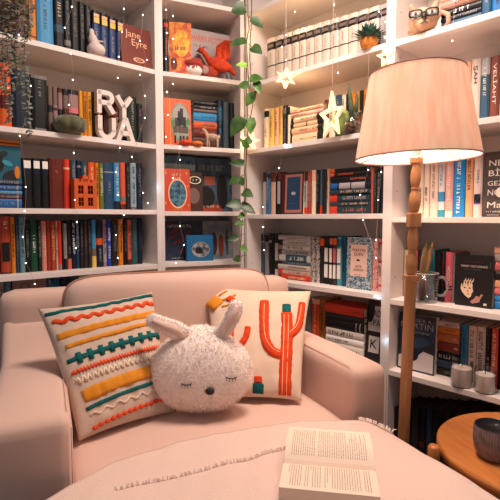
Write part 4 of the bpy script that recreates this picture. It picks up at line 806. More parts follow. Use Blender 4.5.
# ------------------------------------------------------------------ floor lamp
def floor_lamp():
    top = at_depth(416.5, 160, 1.50); low = at_depth(403.5, 436, 1.50); ax = (top-low).normalized()
    foot = low+(-ax)*(low.z/ax.z); Zv = ax; Xv = Vector((1, 0, 0)); Yv = Zv.cross(Xv).normalized(); Xv = Yv.cross(Zv)
    M = Matrix(((Xv.x, Yv.x, Zv.x, foot.x), (Xv.y, Yv.y, Zv.y, foot.y), (Xv.z, Yv.z, Zv.z, foot.z), (0, 0, 0, 1)))
    root = empty('floor_lamp', M, 'tall turned wooden floor lamp with glowing pleated pink shade', 'floor lamp')
    Mi = M.inverted()
    def zz(py):
        d = ray(410, py); lo, hi = 0, 2.2
        # height along the leaning pole seen at picture row py
        for _ in range(50):
            m = (lo+hi)/2; q = M @ Vector((0, 0, m)); e = q-CAM; y = 250-FP*(e.z*math.cos(PITCH)+e.y*math.sin(PITCH))/(e.y*math.cos(PITCH)-e.z*math.sin(PITCH))
            if y > py: lo = m
            else: hi = m
        return lo
    WOOD = mat('cc9262', .4, kind='wood', hex2='b87c4c', vscale=10); k = 1.5/460
    def r(pxw): return pxw/2*k
    bm = bmesh.new(); lathe(bm, [(r(11), .02), (r(11.5), zz(300)), (r(12), zz(280))], 28)
    from_bm('pole', bm, WOOD, root, smooth=False)
    bm = bmesh.new(); bx(bm, -r(13), r(13), -r(13), r(13), zz(281), zz(275), bev=.002); from_bm('collar', bm, WOOD, root)
    def bead(a, b, w, nk=5):
        z0, z1 = zz(a), zz(b); bm = bmesh.new()
        lathe(bm, [(r(nk+(w-nk)*math.sin(math.pi*(f**.85))**.9), z0+(z1-z0)*f) for f in [i/16 for i in range(17)]], 28); from_bm('turned_bead', bm, WOOD, root, smooth=True)
    bead(275, 252.5, 11.5, 7); bead(250.5, 227, 11, 7)
    bm = bmesh.new(); bx(bm, -r(11.5), r(11.5), -r(11.5), r(11.5), zz(227), zz(213), bev=.002); from_bm('square_block', bm, WOOD, root)
    bead(213, 190, 11, 7); bead(188, 164, 10.5, 6)
    for a in (251.5, 189): bm = bmesh.new(); lathe(bm, [(r(7), zz(a+1.3)), (r(8.5), zz(a+.7)), (r(8.5), zz(a-.7)), (r(7), zz(a-1.3))], 24); from_bm('turned_ring', bm, WOOD, root, smooth=True)
    bm = bmesh.new(); lathe(bm, [(r(8), zz(165)), (r(12.5), zz(163)), (r(12.5), zz(158)), (r(9), zz(156))], 28); from_bm('cap', bm, WOOD, root)
    bm = bmesh.new(); lathe(bm, [(.15, 0), (.15, .02), (.13, .03), (.03, .045), (.02, .06)], 40); from_bm('base', bm, WOOD, root, smooth=False)
    bm = bmesh.new(); lathe(bm, [(.012, zz(157)), (.012, zz(140)), (.018, zz(139)), (.018, zz(128))], 20); from_bm('socket', bm, mat('d8cfc4', .4), root)
    zb = zz(128)
    bm = bmesh.new(); lathe(bm, [(.014, zb), (.018, zb+.02), (.03, zb+.045), (.032, zb+.06), (.024, zb+.08), (.0, zb+.088)], 20); from_bm('bulb', bm, mat('ffd9b0', .3, emit=14), root, smooth=True)
    # shade, slightly askew on the pole
    z0, z1 = zz(158), zz(73.5)
    TS = Matrix.Translation((0, 0, z0)) @ Matrix.Rotation(R(2.6), 4, 'Y').inverted() @ Matrix.Translation((0, 0, -z0))
    sh = bpy.data.materials.new('lamp_shade_fabric'); sh.use_nodes = True; nt = sh.node_tree; N = nt.nodes; Lk = nt.links
    for nd in list(N):
        if nd.type == 'BSDF_PRINCIPLED': N.remove(nd)
    out = [n for n in N if n.type == 'OUTPUT_MATERIAL'][0]
    df = N.new('ShaderNodeBsdfDiffuse'); tr = N.new('ShaderNodeBsdfTranslucent'); mx = N.new('ShaderNodeMixShader'); mx.inputs[0].default_value = .5
    tc = N.new('ShaderNodeTexCoord'); nz = N.new('ShaderNodeTexNoise'); mp = N.new('ShaderNodeMapping'); mp.inputs['Scale'].default_value = (9, 9, .5); rp = N.new('ShaderNodeValToRGB')
    rp.color_ramp.elements[0].color = lin('f4ceb4'); rp.color_ramp.elements[1].color = lin('fbe0cc'); rp.color_ramp.elements[0].position = .35; rp.color_ramp.elements[1].position = .65
    Lk.new(tc.outputs['Object'], mp.inputs[0]); Lk.new(mp.outputs[0], nz.inputs['Vector']); Lk.new(nz.outputs['Fac'], rp.inputs[0])
    Lk.new(rp.outputs[0], df.inputs[0]); Lk.new(rp.outputs[0], tr.inputs[0]); Lk.new(df.outputs[0], mx.inputs[1]); Lk.new(tr.outputs[0], mx.inputs[2]); Lk.new(mx.outputs[0], out.inputs[0])
    bm = bmesh.new(); n = 96; A = []; B = []; r0, r1 = .193, .146
    m_ = 8; rings = []
    for j in range(m_+1):
        f = j/m_; rad = r0+(r1-r0)*f
        rings.append([bm.verts.new(TS @ Vector((rad*math.cos(2*math.pi*k_/n)*(1+.0035*math.sin(k_*2.1)), rad*math.sin(2*math.pi*k_/n)*(1+.0035*math.sin(k_*2.1)), z0+(z1-z0)*f))) for k_ in range(n)])
    for a, b in zip(rings, rings[1:]):
        for k_ in range(n): bm.faces.new((a[k_], a[(k_+1) % n], b[(k_+1) % n], b[k_]))
    s = from_bm('lamp_shade', bm, sh, root, smooth=True)
    lbm = bmesh.new(); rg = [[lbm.verts.new(TS @ Vector(((r-.003)*math.cos(2*math.pi*k_/n), (r-.003)*math.sin(2*math.pi*k_/n), z))) for k_ in range(n)] for r, z in ((r0, z0+.001), (r1, z1-.001))]
    for k_ in range(n): lbm.faces.new((rg[0][k_], rg[0][(k_+1) % n], rg[1][(k_+1) % n], rg[1][k_]))
    lm = sh.copy(); lm.name = 'white_shade_lining'; ln_ = lm.node_tree.nodes
    for nd in ln_:
        if nd.type in ('BSDF_DIFFUSE', 'BSDF_TRANSLUCENT'):
            for lk in list(nd.inputs[0].links): lm.node_tree.links.remove(lk)
            nd.inputs[0].default_value = (.86, .86, .90, 1)
        if nd.type == 'MIX_SHADER': nd.inputs[0].default_value = .45
    from_bm('white_lining', lbm, lm, s, smooth=True)
    RIM = mat('8f6455', .7)
    for rad, z in ((r0, z0), (r1, z1)):
        bm = bmesh.new(); tube(bm, [TS @ Vector((rad*math.cos(2*math.pi*k_/64), rad*math.sin(2*math.pi*k_/64), z)) for k_ in range(66)], .0022, 6); from_bm('rim', bm, RIM, s)
    bm = bmesh.new()
    for a in range(3): tube(bm, [TS @ Vector((.016, 0, zz(140))), TS @ Vector((r0*math.cos(a*2.094+.4), r0*math.sin(a*2.094+.4), z0))], .0015, 5)
    from_bm('shade_spider', bm, mat('b9a99c', .3, metal=.8), s)
    return M @ Vector((0, 0, zb+.045))
BULB = floor_lamp()
# ------------------------------------------------------------------ side table, mug
TW = mat('cf8546', .35, kind='wood', hex2='b8682f', vscale=4, spec=.5)
tc_ = Vector((.845, 1.297, 0)); TZ = .42
def side_table():
    Rr = .279; z = TZ
    root = empty('side_table', Matrix.Translation((tc_.x, tc_.y, 0)) @ Matrix.Rotation(.3, 4, 'Z'), 'round honey-coloured wooden side table at bottom right beside the ottoman', 'side table')
    bm = bmesh.new(); lathe(bm, [(0, z-.032), (Rr-.008, z-.032), (Rr, z-.026), (Rr, z-.005), (Rr-.004, z), (0, z)], 72); o = from_bm('table_top', bm, TW, root); 
    for f in o.data.polygons: f.use_smooth = abs(f.normal.z) < .5
    lp = at_z(434, 446, .43); a0_ = math.atan2(lp.y-tc_.y, lp.x-tc_.x)-.3; RL = (Vector((lp.x, lp.y, 0))-tc_).length; print('LEG', RL, Rr)
    for k in range(3):
        a = a0_+k*2*math.pi/3; x, y = RL*math.cos(a), RL*math.sin(a); bm = bmesh.new()
        lathe(bm, [(.012, 0), (.014, .1), (.017, z-.03), (.017, z+.006), (.013, z+.012), (0, z+.013)], 20, Matrix.Translation((x, y, 0))); o = from_bm('leg', bm, TW, root, smooth=True)
    bm = bmesh.new(); lathe(bm, [(0, .2), (.17, .2), (.17, .215), (0, .215)], 48); from_bm('lower_shelf', bm, TW, root)
side_table()
def mug():
    c = at_z(494, 457, TZ); root = empty('ribbed_mug', Matrix.Translation((c.x, c.y, TZ+.0002)), 'dark-rimmed ribbed grey cup standing on the round wooden table', 'cup')
    k = c.y/460; r_ = 20*k; h = 33*k; bm = bmesh.new(); seg = 96
    prof = [(r_*.55, 0), (r_*.75, .004), (r_*.93, h*.25), (r_, h*.5), (r_*1.0, h*.8), (r_*.98, h)]
    rings = []
    for q, (rr, z) in enumerate(prof): rings.append([bm.verts.new((rr*(1+(.02*math.cos(k_*math.pi) if 0 < q < 5 else 0))*math.cos(2*math.pi*k_/seg), rr*(1+(.02*math.cos(k_*math.pi) if 0 < q < 5 else 0))*math.sin(2*math.pi*k_/seg), z)) for k_ in range(seg)])
    for a, b in zip(rings, rings[1:]):
        for k_ in range(seg): bm.faces.new((a[k_], a[(k_+1) % seg], b[(k_+1) % seg], b[k_]))
    bm.faces.new(rings[0][::-1]); from_bm('body', bm, mat('8d7a75', .5, hex2='7a6863', kind='mix', vscale=60), root)
    bm = bmesh.new(); lathe(bm, [(r_*.98, h), (r_*.92, h+.002), (r_*.9, h*.6), (r_*.6, .012), (0, .01)], 48); from_bm('inside', bm, mat('2c2a30', .35), root, smooth=True)
    bm = bmesh.new(); lathe(bm, [(0, h*.62), (r_*.895, h*.62)], 40); from_bm('drink', bm, mat('35302f', .15), root)
    bm = bmesh.new(); ico(bm, (.012, .004, h*.86), (.018, .012, .012), 3); from_bm('tea_infuser', bm, mat('3a6468', .4), root, smooth=True)
mug()

# ================================================================== things on the shelves
def UP(U, px, py, b): t, z = U.hit(px, py, b); return U.p+U.u*t+U.n*b+Vector((0, 0, z))
def pxm(P): return (P-CAM).dot(Vector((0, math.cos(PITCH), -math.sin(PITCH))))/FP      # metres per picture pixel at P
def on_shelf(U, sh, px, b, yguess=100):
    t, _ = U.hit(px, yguess, b); return U.M(t, b, U.z[sh]+.0002), pxm(U.p+U.u*t+U.n*b+Vector((0, 0, U.z[sh])))
def facing(M, extra=0):      # same place, turned towards the viewer's side of the room
    p = M.translation; a = math.atan2(-(p.x), p.y); return Matrix.Translation(p) @ Matrix.Rotation(a+extra, 4, 'Z')
def lumps(name, parts, vox, m, parent=None, mw=None, sm=6):
    bm = bmesh.new()
    for q in parts:
        if q[0] == 'c': capsule(bm, *q[1:])
        else: ico(bm, q[1], q[2], 3, q[3] if len(q) > 3 else None)
    o = from_bm(name, bm, m, parent, mw); remesh(o, vox, sm); return o
# white bird
M, k = on_shelf(LU, 1, 96, .02, 48); M = facing(M)
bird = lumps('bird_figurine', [('e', (0, 0, 6.5*k), (9*k, 8*k, 6.8*k)), ('e', (-3*k, 0, 16*k), (4.6*k, 4.6*k, 6*k)), ('e', (-4*k, 0, 22*k), (2.8*k, 2.8*k, 5*k)), ('c', (0, -1*k, 14.5*k), (9*k, -2*k, 15*k), 1.6*k, .5*k)], .0022, mat('d9c4bb', .6), None, M)
tag(bird, 'white ceramic bird figurine in front of dark books on the top left shelf', 'figurine')
# green fabric pumpkin
def pumpkin(name, M, r, h, m, label, stem='5a4a30', group=None, lobes=8):
    bm = bmesh.new(); n = 64; rings = []
    for j in range(1, 16):
        a = -math.pi/2+math.pi*j/16; rings.append([bm.verts.new(((r*math.cos(a)**.8)*(1-.10*abs(math.cos(lobes/2*th))**.3*-1-.10)*math.cos(th)*(.9+.1*abs(math.sin(lobes/2*th))), (r*math.cos(a)**.8)*math.sin(th)*(.88+.12*abs(math.sin(lobes/2*th))), h/2+h/2*math.sin(a)*(1-.25*max(0, 1-math.cos(a)*1.6)*(1 if a > 0 else .2)))) for th in [2*math.pi*q/n for q in range(n)]])
    for a, b in zip(rings, rings[1:]):
        for q in range(n): bm.faces.new((a[q], a[(q+1) % n], b[(q+1) % n], b[q]))
    bm.faces.new(rings[0][::-1]); bm.faces.new(rings[-1])
    o = from_bm(name, bm, m, None, M, smooth=True); tag(o, label, 'pumpkin', group)
    bm = bmesh.new(); tube(bm, [(0, 0, h*.82), (r*.03, 0, h*.98), (r*.12, 0, h*1.12)], [r*.10, r*.08, r*.05], 8); from_bm('stem', bm, mat(stem, .8), o)
M, k = on_shelf(LU, 2, 70, .012, 122)
pumpkin('velvet_pumpkin', facing(M), 17*k, 19*k, mat('565838', .8, .4, 200, sheen=.4), 'dark olive green pumpkin before the grey spines on second left shelf')
# wooden letters
def letters():
    M = LU.M(0, 0, 0); t0, _ = LU.hit(97, 115, .012); t1, _ = LU.hit(134, 118, .012); zb = LU.z[2]; W_ = t1-t0
    zt = LU.hit(100, 90, .012)[1]; Hh = zt-zb
    root = empty('letter_sign', LU.M(t0, .012, zb+.0003), 'white block letters R Y above U A standing on the second left shelf', 'letter decoration')
    def stroke(name, segs, wd, rings=()):
        bm = bmesh.new()
        for (x0, z0, x1, z1) in segs:
            a = Vector((x0, 0, z0)); b = Vector((x1, 0, z1)); d = (b-a).normalized(); s = Vector((-d.z, 0, d.x))*wd/2
            vs = []
            for y in (-.0, .032):
                for p in (a-s, a+s, b+s, b-s): vs.append(bm.verts.new((p.x, y, p.z)))
            for q in ((0, 1, 2, 3), (7, 6, 5, 4), (0, 4, 5, 1), (1, 5, 6, 2), (2, 6, 7, 3), (3, 7, 4, 0)): bm.faces.new([vs[i] for i in q])
        for (cx, cz, rx, rz, a0, a1) in rings:
            n = 18; A = []
            for i in range(n+1):
                a = R(a0+(a1-a0)*i/n); c_, s_ = math.cos(a), math.sin(a)
                A.append([bm.verts.new((cx+(rx+e*wd/2)*c_, y, cz+(rz+e*wd/2)*s_)) for e, y in ((-1, 0), (1, 0), (1, .032), (-1, .032))])
            for p, q in zip(A, A[1:]):
                for j in range(4): bm.faces.new((p[j], p[(j+1) % 4], q[(j+1) % 4], q[j]))
            bm.faces.new(A[0]); bm.faces.new(A[-1][::-1])
        return from_bm(name, bm, mat('e6d6cd', .5), root)
    w, h, s = W_, Hh, W_*.115
    stroke('letter_r', [(.07*w, .53*h, .07*w, 1.0*h), (.04*w, .965*h, .30*w, .965*h), (.04*w, .76*h, .30*w, .76*h), (.28*w, .76*h, .45*w, .55*h)], s, [(.30*w, .8625*h, .105*w, .1025*h, -90, 90)])
    stroke('letter_y', [(.55*w, .96*h, .73*w, .72*h), (.93*w, .96*h, .73*w, .72*h), (.73*w, .74*h, .73*w, .48*h)], s)
    stroke('letter_u', [(.08*w, .16*h, .08*w, .48*h), (.44*w, .16*h, .44*w, .46*h)], s, [(.26*w, .20*h, .18*w, .165*h, 180, 360)])
    stroke('letter_a', [(.56*w, .0*h, .76*w, .50*h), (.97*w, .0*h, .77*w, .50*h), (.62*w, .17*h, .90*w, .17*h)], s)
letters()
# orange house lantern
def house():
    t0, _ = LU.hit(74.5, 195, .012); t1, _ = LU.hit(96.5, 195, .012); zt = LU.hit(88, 182, .012)[1]; w = t1-t0; z0 = LU.z[3]; h = zt-z0; d = .045
    root = empty('house_lantern', LU.M(t0, .010, z0+.0003), 'small orange house ornament with four dark windows on third left shelf', 'ornament')
    OR = mat('c9541f', .6, .2, 200)
    bm = bmesh.new(); t = .004
    # front with four window holes built from bars
    xs_ = [0, .17*w, .40*w, .60*w, .83*w, w]; zs_ = [0, .12*h, .42*h, .56*h, .86*h, h]
    for i in range(5):
        for j in range(5):
            if i in (1, 3) and j in (1, 3): continue
            bx(bm, xs_[i], xs_[i+1], 0, t, zs_[j], zs_[j+1])
    bx(bm, 0, t, t, d, 0, h); bx(bm, w-t, w, t, d, 0, h); bx(bm, t, w-t, t, d, h-t, h); bx(bm, t, w-t, t, d, 0, t); bmesh.ops.remove_doubles(bm, verts=bm.verts, dist=1e-6)
    from_bm('walls', bm, OR, root)
    bm = bmesh.new()
    for (a, b, c) in ((.0, .22, .10), (.30, .70, .10), (.38, .62, .22), (.80, 1, .10)): bx(bm, a*w, b*w, 0, d*.8, h, h*(1+c))
    from_bm('stepped_gable', bm, OR, root)
    box('chimney', (.72*w, .84*w, d*.4, d*.7, h, h*1.32), OR, root)
    box('back_wall', (t, w-t, d-.004, d, 0, h), mat('2a1a16', .8), root)
    for i in (1, 3):
        for j in (1, 3):
            xm, zm = (xs_[i]+xs_[i+1])/2, (zs_[j]+zs_[j+1])/2; bm = bmesh.new(); bx(bm, xm-.0008, xm+.0008, .001, .0025, zs_[j], zs_[j+1]); bx(bm, xs_[i], xs_[i+1], .001, .0025, zm-.0008, zm+.0008); bmesh.ops.remove_doubles(bm, verts=bm.verts, dist=1e-6); from_bm('window_bars', bm, OR, root)
house()
# snowman with a red hat and a red knitted ball, orange bird
M, k = on_shelf(NU, 1, 193, .03, 66); M = facing(M)
root = empty('snowman_ornament', M, 'snowman head ornament with red knitted hat and orange nose', 'ornament')
bm = bmesh.new(); ico(bm, (0, 0, 5.5*k), (9.3*k, 7*k, 5.8*k), 4); from_bm('head', bm, mat('e8dad2', .8, .4, 200), root, smooth=True)
lumps('hat', [('e', (-1*k, .5*k, 12*k), (9.5*k, 8*k, 4.6*k)), ('e', (2*k, 1*k, 15*k), (7*k, 6*k, 3.4*k)), ('e', (-8*k, 0, 9*k), (3*k, 4*k, 5*k)), ('e', (8*k, 0, 10*k), (2.6*k, 4*k, 4*k))], .002, mat('9c2c1c', .9, .8, 300, sheen=.3), root)
bm = bmesh.new(); tube(bm, [(0, -6.8*k, 7*k), (2.4*k, -10*k, 8*k)], [1.2*k, .3*k], 10); from_bm('nose', bm, mat('dd6a2a', .6), root, smooth=True)
for x in (-4, 3.4): bm = bmesh.new(); ico(bm, (x*k, -6.0*k, 7.8*k), .8*k, 2); from_bm('eye', bm, mat('1c1618', .4), root, smooth=True)
M, k = on_shelf(NU, 1, 205.5, .045, 66); M = facing(M)
b_ = lumps('knitted_ball', [('e', (0, 0, 7*k), (6.2*k, 5.5*k, 7*k)), ('e', (4*k, 2*k, 4*k), (6*k, 5*k, 4*k))], .002, mat('8e2a1c', .9, .9, 300, sheen=.3), None, M); tag(b_, 'dark red woolly ball between snowman ornament and orange bird', 'ball')
bm = bmesh.new(); ico(bm, (-.5*k, -4.8*k, 7.5*k), (3.6*k, 1.2*k, 4*k), 3); from_bm('pale_patch', bm, mat('a8837c', .8), b_, smooth=True)
M, k = on_shelf(NU, 1, 220, .06, 60); M = facing(M)
def q(px, py, y=0): return ((px-220)*k, y*k, (78-py)*k)
BR_ = mat('d2461c', .85, .8, 260, hex2='b8341a', vscale=60)
b_ = lumps('bird_toy', [('e', q(219, 62), (12*k, 6*k, 7*k), Matrix.Rotation(R(18), 4, 'Y')), ('c', q(210, 58), q(203, 49), 3.6*k, 2.4*k), ('e', q(201.5, 48), (3.4*k, 3*k, 3*k)), ('c', q(228, 64), q(234, 70), 4*k, 2*k)], .0022, BR_, None, M); tag(b_, 'orange-red bird toy with raised wing before the pale grey book', 'toy bird')
lumps('wing', [('c', q(218, 57), q(219, 45), 3.4*k, 3.0*k), ('c', q(219, 45), q(226, 40), 3.0*k, 2.6*k), ('c', q(226, 40), q(237, 40), 2.6*k, 1.4*k), ('c', q(224, 57), q(224.5, 44), 3*k, 2.4*k), ('c', q(228, 55), q(229, 43), 2.2*k, 1.8*k)], .0022, BR_, b_)
lumps('tail', [('c', q(212, 66), q(203, 72), 4*k, 4.5*k), ('c', q(214, 70), q(208, 74), 4*k, 3*k)], .0022, mat('b8381c', .9, .8, 260), b_)
bm = bmesh.new(); tube(bm, [q(199.5, 48.5, -1), q(196.5, 50, -2)], [1.6*k, .3*k], 8); from_bm('beak', bm, mat('2a2320', .5), b_, smooth=True)
for a in (226, 230): bm = bmesh.new(); tube(bm, [q(a, 68), q(a+2, 78)], [1.3*k, 1*k], 8); from_bm('leg', bm, mat('5c6466', .6), b_, smooth=True)
# little deer and pumpkins
M, k = on_shelf(NU, 2, 211, .02, 136); M = facing(M)
def q(px, py, y=0): return ((px-211)*k, y*k, (147.2-py)*k)
DEER = mat('a58672', .7, hex2='c2a68f', vscale=50)
lg = [('c', q(a, 138, y), q(a+d, 146.6, y), 1.25*k, .75*k) for a, d, y in ((207.4, -.2, -1.2), (209, .2, 1.2), (217, .4, -1.2), (218, -.4, 1.2))]
b_ = lumps('deer_figurine', [('e', q(212.5, 136.5), (7*k, 2.6*k, 3.2*k), Matrix.Rotation(R(2), 4, 'Y')), ('c', q(207.5, 135.5), q(205, 130.5), 2.2*k, 1.5*k), ('e', q(204, 129.5), (2.3*k, 1.5*k, 1.5*k)), ('c', q(205, 128.5, -1), q(206.2, 126.2, -2), .7*k, .4*k), ('c', q(205, 128.5, 1), q(204.4, 126.0, 2), .7*k, .4*k), ('c', q(219, 135), q(220, 137), .9*k, .5*k)]+lg, .0013, DEER, None, M, 3); tag(b_, 'little tan deer figurine standing on the second corner shelf', 'figurine')
M, k = on_shelf(NU, 2, 185, .012, 140); pumpkin('pumpkin', M, 6.3*k, 6.4*k, mat('cf3f1c', .6), 'tiny red-orange pumpkin in front of the castle storybook', group=None)
M, k = on_shelf(NU, 2, 197, .012, 140); pumpkin('pumpkin', M, 6.2*k, 5.6*k, mat('d9702c', .6), 'tiny pale orange pumpkin just left of the deer figurine')
# ------------------------------------------------ plants
def leaf_mesh(bm, P, d, nrm, L_, W_, fold=.25, curl=.2, heart=True):
    d = d.normalized(); s = d.cross(nrm).normalized(); nrm = s.cross(d).normalized(); n = 9; rows = []
    for i in range(n+1):
        f = i/n; wv = (math.sin(math.pi*min(1, f*1.0)**.62)**.9 if heart else math.sin(math.pi*f)**.8)*W_/2
        if i in (0, n): wv = 0 if i == n else W_*.08
        c = P+d*L_*f-nrm*curl*L_*f*f; back = -d*(.12*L_ if heart and i == 1 else 0)
        rows.append((bm.verts.new(c-s*wv+nrm*fold*wv+back), bm.verts.new(c), bm.verts.new(c+s*wv+nrm*fold*wv+back)))
    for a, b in zip(rows, rows[1:]):
        bm.faces.new((a[0], a[1], b[1], b[0])); bm.faces.new((a[1], a[2], b[2], b[1]))
LF = [mat('3f6426', .4, hex2='5a8434', vscale=30), mat('2c4720', .4, hex2='3f5c2a', vscale=30), mat('7fb040', .4, hex2='9cc85a', vscale=30)]
STEM = mat('5a4a34', .7)
def vine():
    D = 2.30; P = lambda x, y, dd=0: at_depth(x, y, D+dd)
    root = empty('trailing_vine', Matrix.Translation(P(247, 0)), 'heart-leaved green vine hanging down the front of the corner uprights', 'plant')
    Mi = Matrix.Translation(-P(247, 0)); rnd = random.Random(3)
    paths = [[(245, -30), (245, 20), (246, 60), (247, 95), (247.5, 130), (247, 150), (245, 172), (247, 186), (244, 205), (242, 225), (240, 250), (239, 268)], [(252, -30), (251, 25), (250, 60), (251, 92), (253, 105), (249, 125)], [(248, -30), (247.5, 15), (249, 30), (246, 42), (248, 75), (250, 96)]]
    for pth in paths:
        pts = []
        for (a, b), (c, d) in zip(pth, pth[1:]):
            for f in (0, .33, .66): pts.append(P(a+(c-a)*f+rnd.uniform(-.5, .5), b+(d-b)*f)-P(247, 0))
        bm = bmesh.new(); tube(bm, pts, .0022, 6); from_bm('stem', bm, STEM, root, smooth=True)
    lv = [(245, 8, 231, 11, 15, 1), (251, 19, 264, 27, 12, 1), (246, 41, 229, 44, 11, 1), (252, 47, 262, 53, 11, 1), (247, 66, 236, 64, 9, 2), (249, 85, 237, 86, 9, 0), (250, 79, 263, 78, 10, 0), (256, 82, 260, 93, 10, 0), (253, 94, 246, 106, 11, 0), (250, 118, 251, 134, 12, 0), (251, 139, 242, 146, 9, 0), (243, 118, 230, 136, 15, 1), (244, 163, 229, 163, 9, 1), (240, 178, 243, 186, 8, 1), (243, 192, 253, 196, 11, 1), (241, 205, 256, 213, 13, 1), (243, 223, 235, 224, 8, 0), (238, 237, 227, 240, 8, 1), (241, 247, 248, 251, 7, 0), (240, 258, 233, 260, 8, 1), (239, 178, 228, 184, 9, 1), (241, 204, 226, 205, 12, 1), (248, 148, 240, 138, 6, 0), (244, 214, 238, 218, 7, 0), (251, 98, 257, 90, 7, 1)]
    for i, (x0, y0, x1, y1, wp, c) in enumerate(lv):
        bm = bmesh.new(); a = P(x0, y0, -.015)-P(247, 0); b = P(x1, y1, -.03+rnd.uniform(-.02, .02))-P(247, 0); k_ = D/460
        leaf_mesh(bm, a, b-a, Vector((rnd.uniform(-.3, .3), -1, rnd.uniform(.1, .7))), (b-a).length, wp*k_*1.0*rnd.uniform(.8, 1.05), .25, .12)
        sx = P(247+(x0-247)*.2, y0-3)-P(247, 0); o = from_bm('leaf', bm, LF[c], root, smooth=True)
        bm = bmesh.new(); tube(bm, [sx, (sx+a)/2+Vector((0, 0, .006)), a], .0014, 5); from_bm('leaf_stalk', bm, STEM, o)
vine()
def trailing():
    D = 1.70; O = at_depth(10, -10, D); rnd = random.Random(11)
    root = empty('trailing_plant', Matrix.Translation(O), 'dusty green trailing plant hanging over the top left shelves', 'plant')
    G = mat('747a6c', .7, hex2='8f8c7c', vscale=20); G2 = mat('8a6a50', .7, hex2='6e6a54', vscale=20)
    st = [[(8, -10), (6, 30), (8, 60), (12, 85), (9, 110), (8, 128)], [(22, -10), (25, 35), (24, 62), (27, 90), (28, 118), (30, 143)], [(15, -10), (16, 30), (14, 50), (17, 66)], [(2, -10), (3, 40), (2, 75), (5, 100)], [(28, -10), (29, 20), (27, 48)], [(-4, -10), (-2, 60), (-3, 110)], [(12, -10), (11, 45), (20, 82), (22, 100)]]
    for s_ in st:
        pts = []
        for (a, b), (c, d) in zip(s_, s_[1:]):
            for f in (0, .25, .5, .75): pts.append(at_depth(a+(c-a)*f, b+(d-b)*f, D)-O)
        bm = bmesh.new(); tube(bm, pts, .0011, 5); stem = from_bm('strand', bm, mat('57503f', .8), root)
        bm = bmesh.new()
        for p, q_ in zip(pts, pts[1:]):
            for f in (0, .5):
                c = p.lerp(q_, f)
                for sg in (-1, 1):
                    if rnd.random() < .88: leaf_mesh(bm, c, Vector((sg*rnd.uniform(.6, 1), rnd.uniform(-.7, .3), rnd.uniform(-.9, .1))), Vector((rnd.uniform(-.4, .4), -1, rnd.uniform(.2, .9))), rnd.uniform(.014, .021), rnd.uniform(.008, .012), .1, .1, False)
        from_bm('foliage', bm, G, stem, smooth=True)
    bm = bmesh.new()
    for i in range(360):
        c = at_depth(rnd.uniform(-12, 32), rnd.uniform(-26, 30)*(1 if rnd.random() < .8 else .6), D+rnd.uniform(-.03, .05))-O
        leaf_mesh(bm, c, Vector((rnd.uniform(-1, 1), rnd.uniform(-1, .3), rnd.uniform(-1, .3))), Vector((rnd.uniform(-.5, .5), -1, rnd.uniform(0, 1))), rnd.uniform(.014, .024), rnd.uniform(.008, .013), .1, .1, False)
    o = from_bm('dense_foliage', bm, G2, root, smooth=True); o['kind'] = 'stuff'
trailing()
# potted succulent before the white series
M, k = on_shelf(AU, 1, 369, .012, 42); root = empty('potted_succulent', M, 'small bushy succulent in round orange pot before the white book series', 'plant')
bm = bmesh.new(); lathe(bm, [(5.5*k, 0), (7.8*k, 2*k), (9*k, 6*k), (8.8*k, 10*k), (8*k, 10*k), (7.4*k, 8.5*k), (0, 8.5*k)], 32); from_bm('pot', bm, mat('d98a3c', .55), root, smooth=True)
bm = bmesh.new(); rnd = random.Random(2)
for i in range(170):
    a = rnd.uniform(0, 6.28); e = rnd.uniform(.15, 1.5); d = Vector((math.cos(a)*math.cos(e), math.sin(a)*math.cos(e), math.sin(e))); leaf_mesh(bm, Vector((d.x*3*k, d.y*3*k, 9*k)), d, Vector((0, 0, 1)) if e < 1 else Vector((0, -1, .2)), rnd.uniform(10, 17)*k, 2.3*k, .3, .1, False)
from_bm('foliage', bm, mat('2f5a4c', .6, hex2='244036', vscale=60), root, smooth=True)
# cactus in glass pot, green gourd
M, k = on_shelf(AU, 2, 352, .03, 124); root = empty('potted_cactus', M, 'tall horned cactus in a glass pot right of the star lamp', 'plant')
bm = bmesh.new(); lathe(bm, [(0, 0), (9*k, 0), (10.3*k, 3*k), (10.5*k, 20*k), (9.9*k, 20*k), (9.7*k, 3*k), (0, 1*k)], 32); from_bm('glass_pot', bm, GL, root, smooth=True)
bm = bmesh.new(); lathe(bm, [(0, 1.3*k), (9*k, 3.2*k), (9.3*k, 13*k), (0, 14*k)], 28); from_bm('pebbles', bm, mat('8a6a50', .9, hex2='3a3028', vscale=90), root, smooth=True)
CG = mat('4f5a3a', .6, hex2='3b4030', vscale=50)
for pts, rr in (([(-1, 0, 12), (-1, 0, 28), (-3.5, 0, 42), (-5.5, 0, 53)], [3, 2.6, 1.8, .5]), ([(2, 1, 12), (4, 1, 26), (5, 1, 35), (4.6, 1, 42)], [2.4, 2.2, 1.6, .5]), ([(4, -1, 12), (8, -1, 20), (11, -1, 22)], [2.4, 2.2, .8]), ([(-4, -1, 12), (-6, -1, 19), (-9, -1, 24)], [2.2, 1.9, .6])):
    bm = bmesh.new(); tube(bm, [Vector(p)*k for p in pts], [a*k for a in rr], 8); from_bm('horned_stem', bm, CG, root, smooth=True)
M, k = on_shelf(AU, 2, 341.5, .012, 122); pumpkin('green_gourd', M, 9*k, 27*k, mat('6f8646', .6, hex2='87964e', vscale=25), 'green gourd ornament behind the middle star lamp')
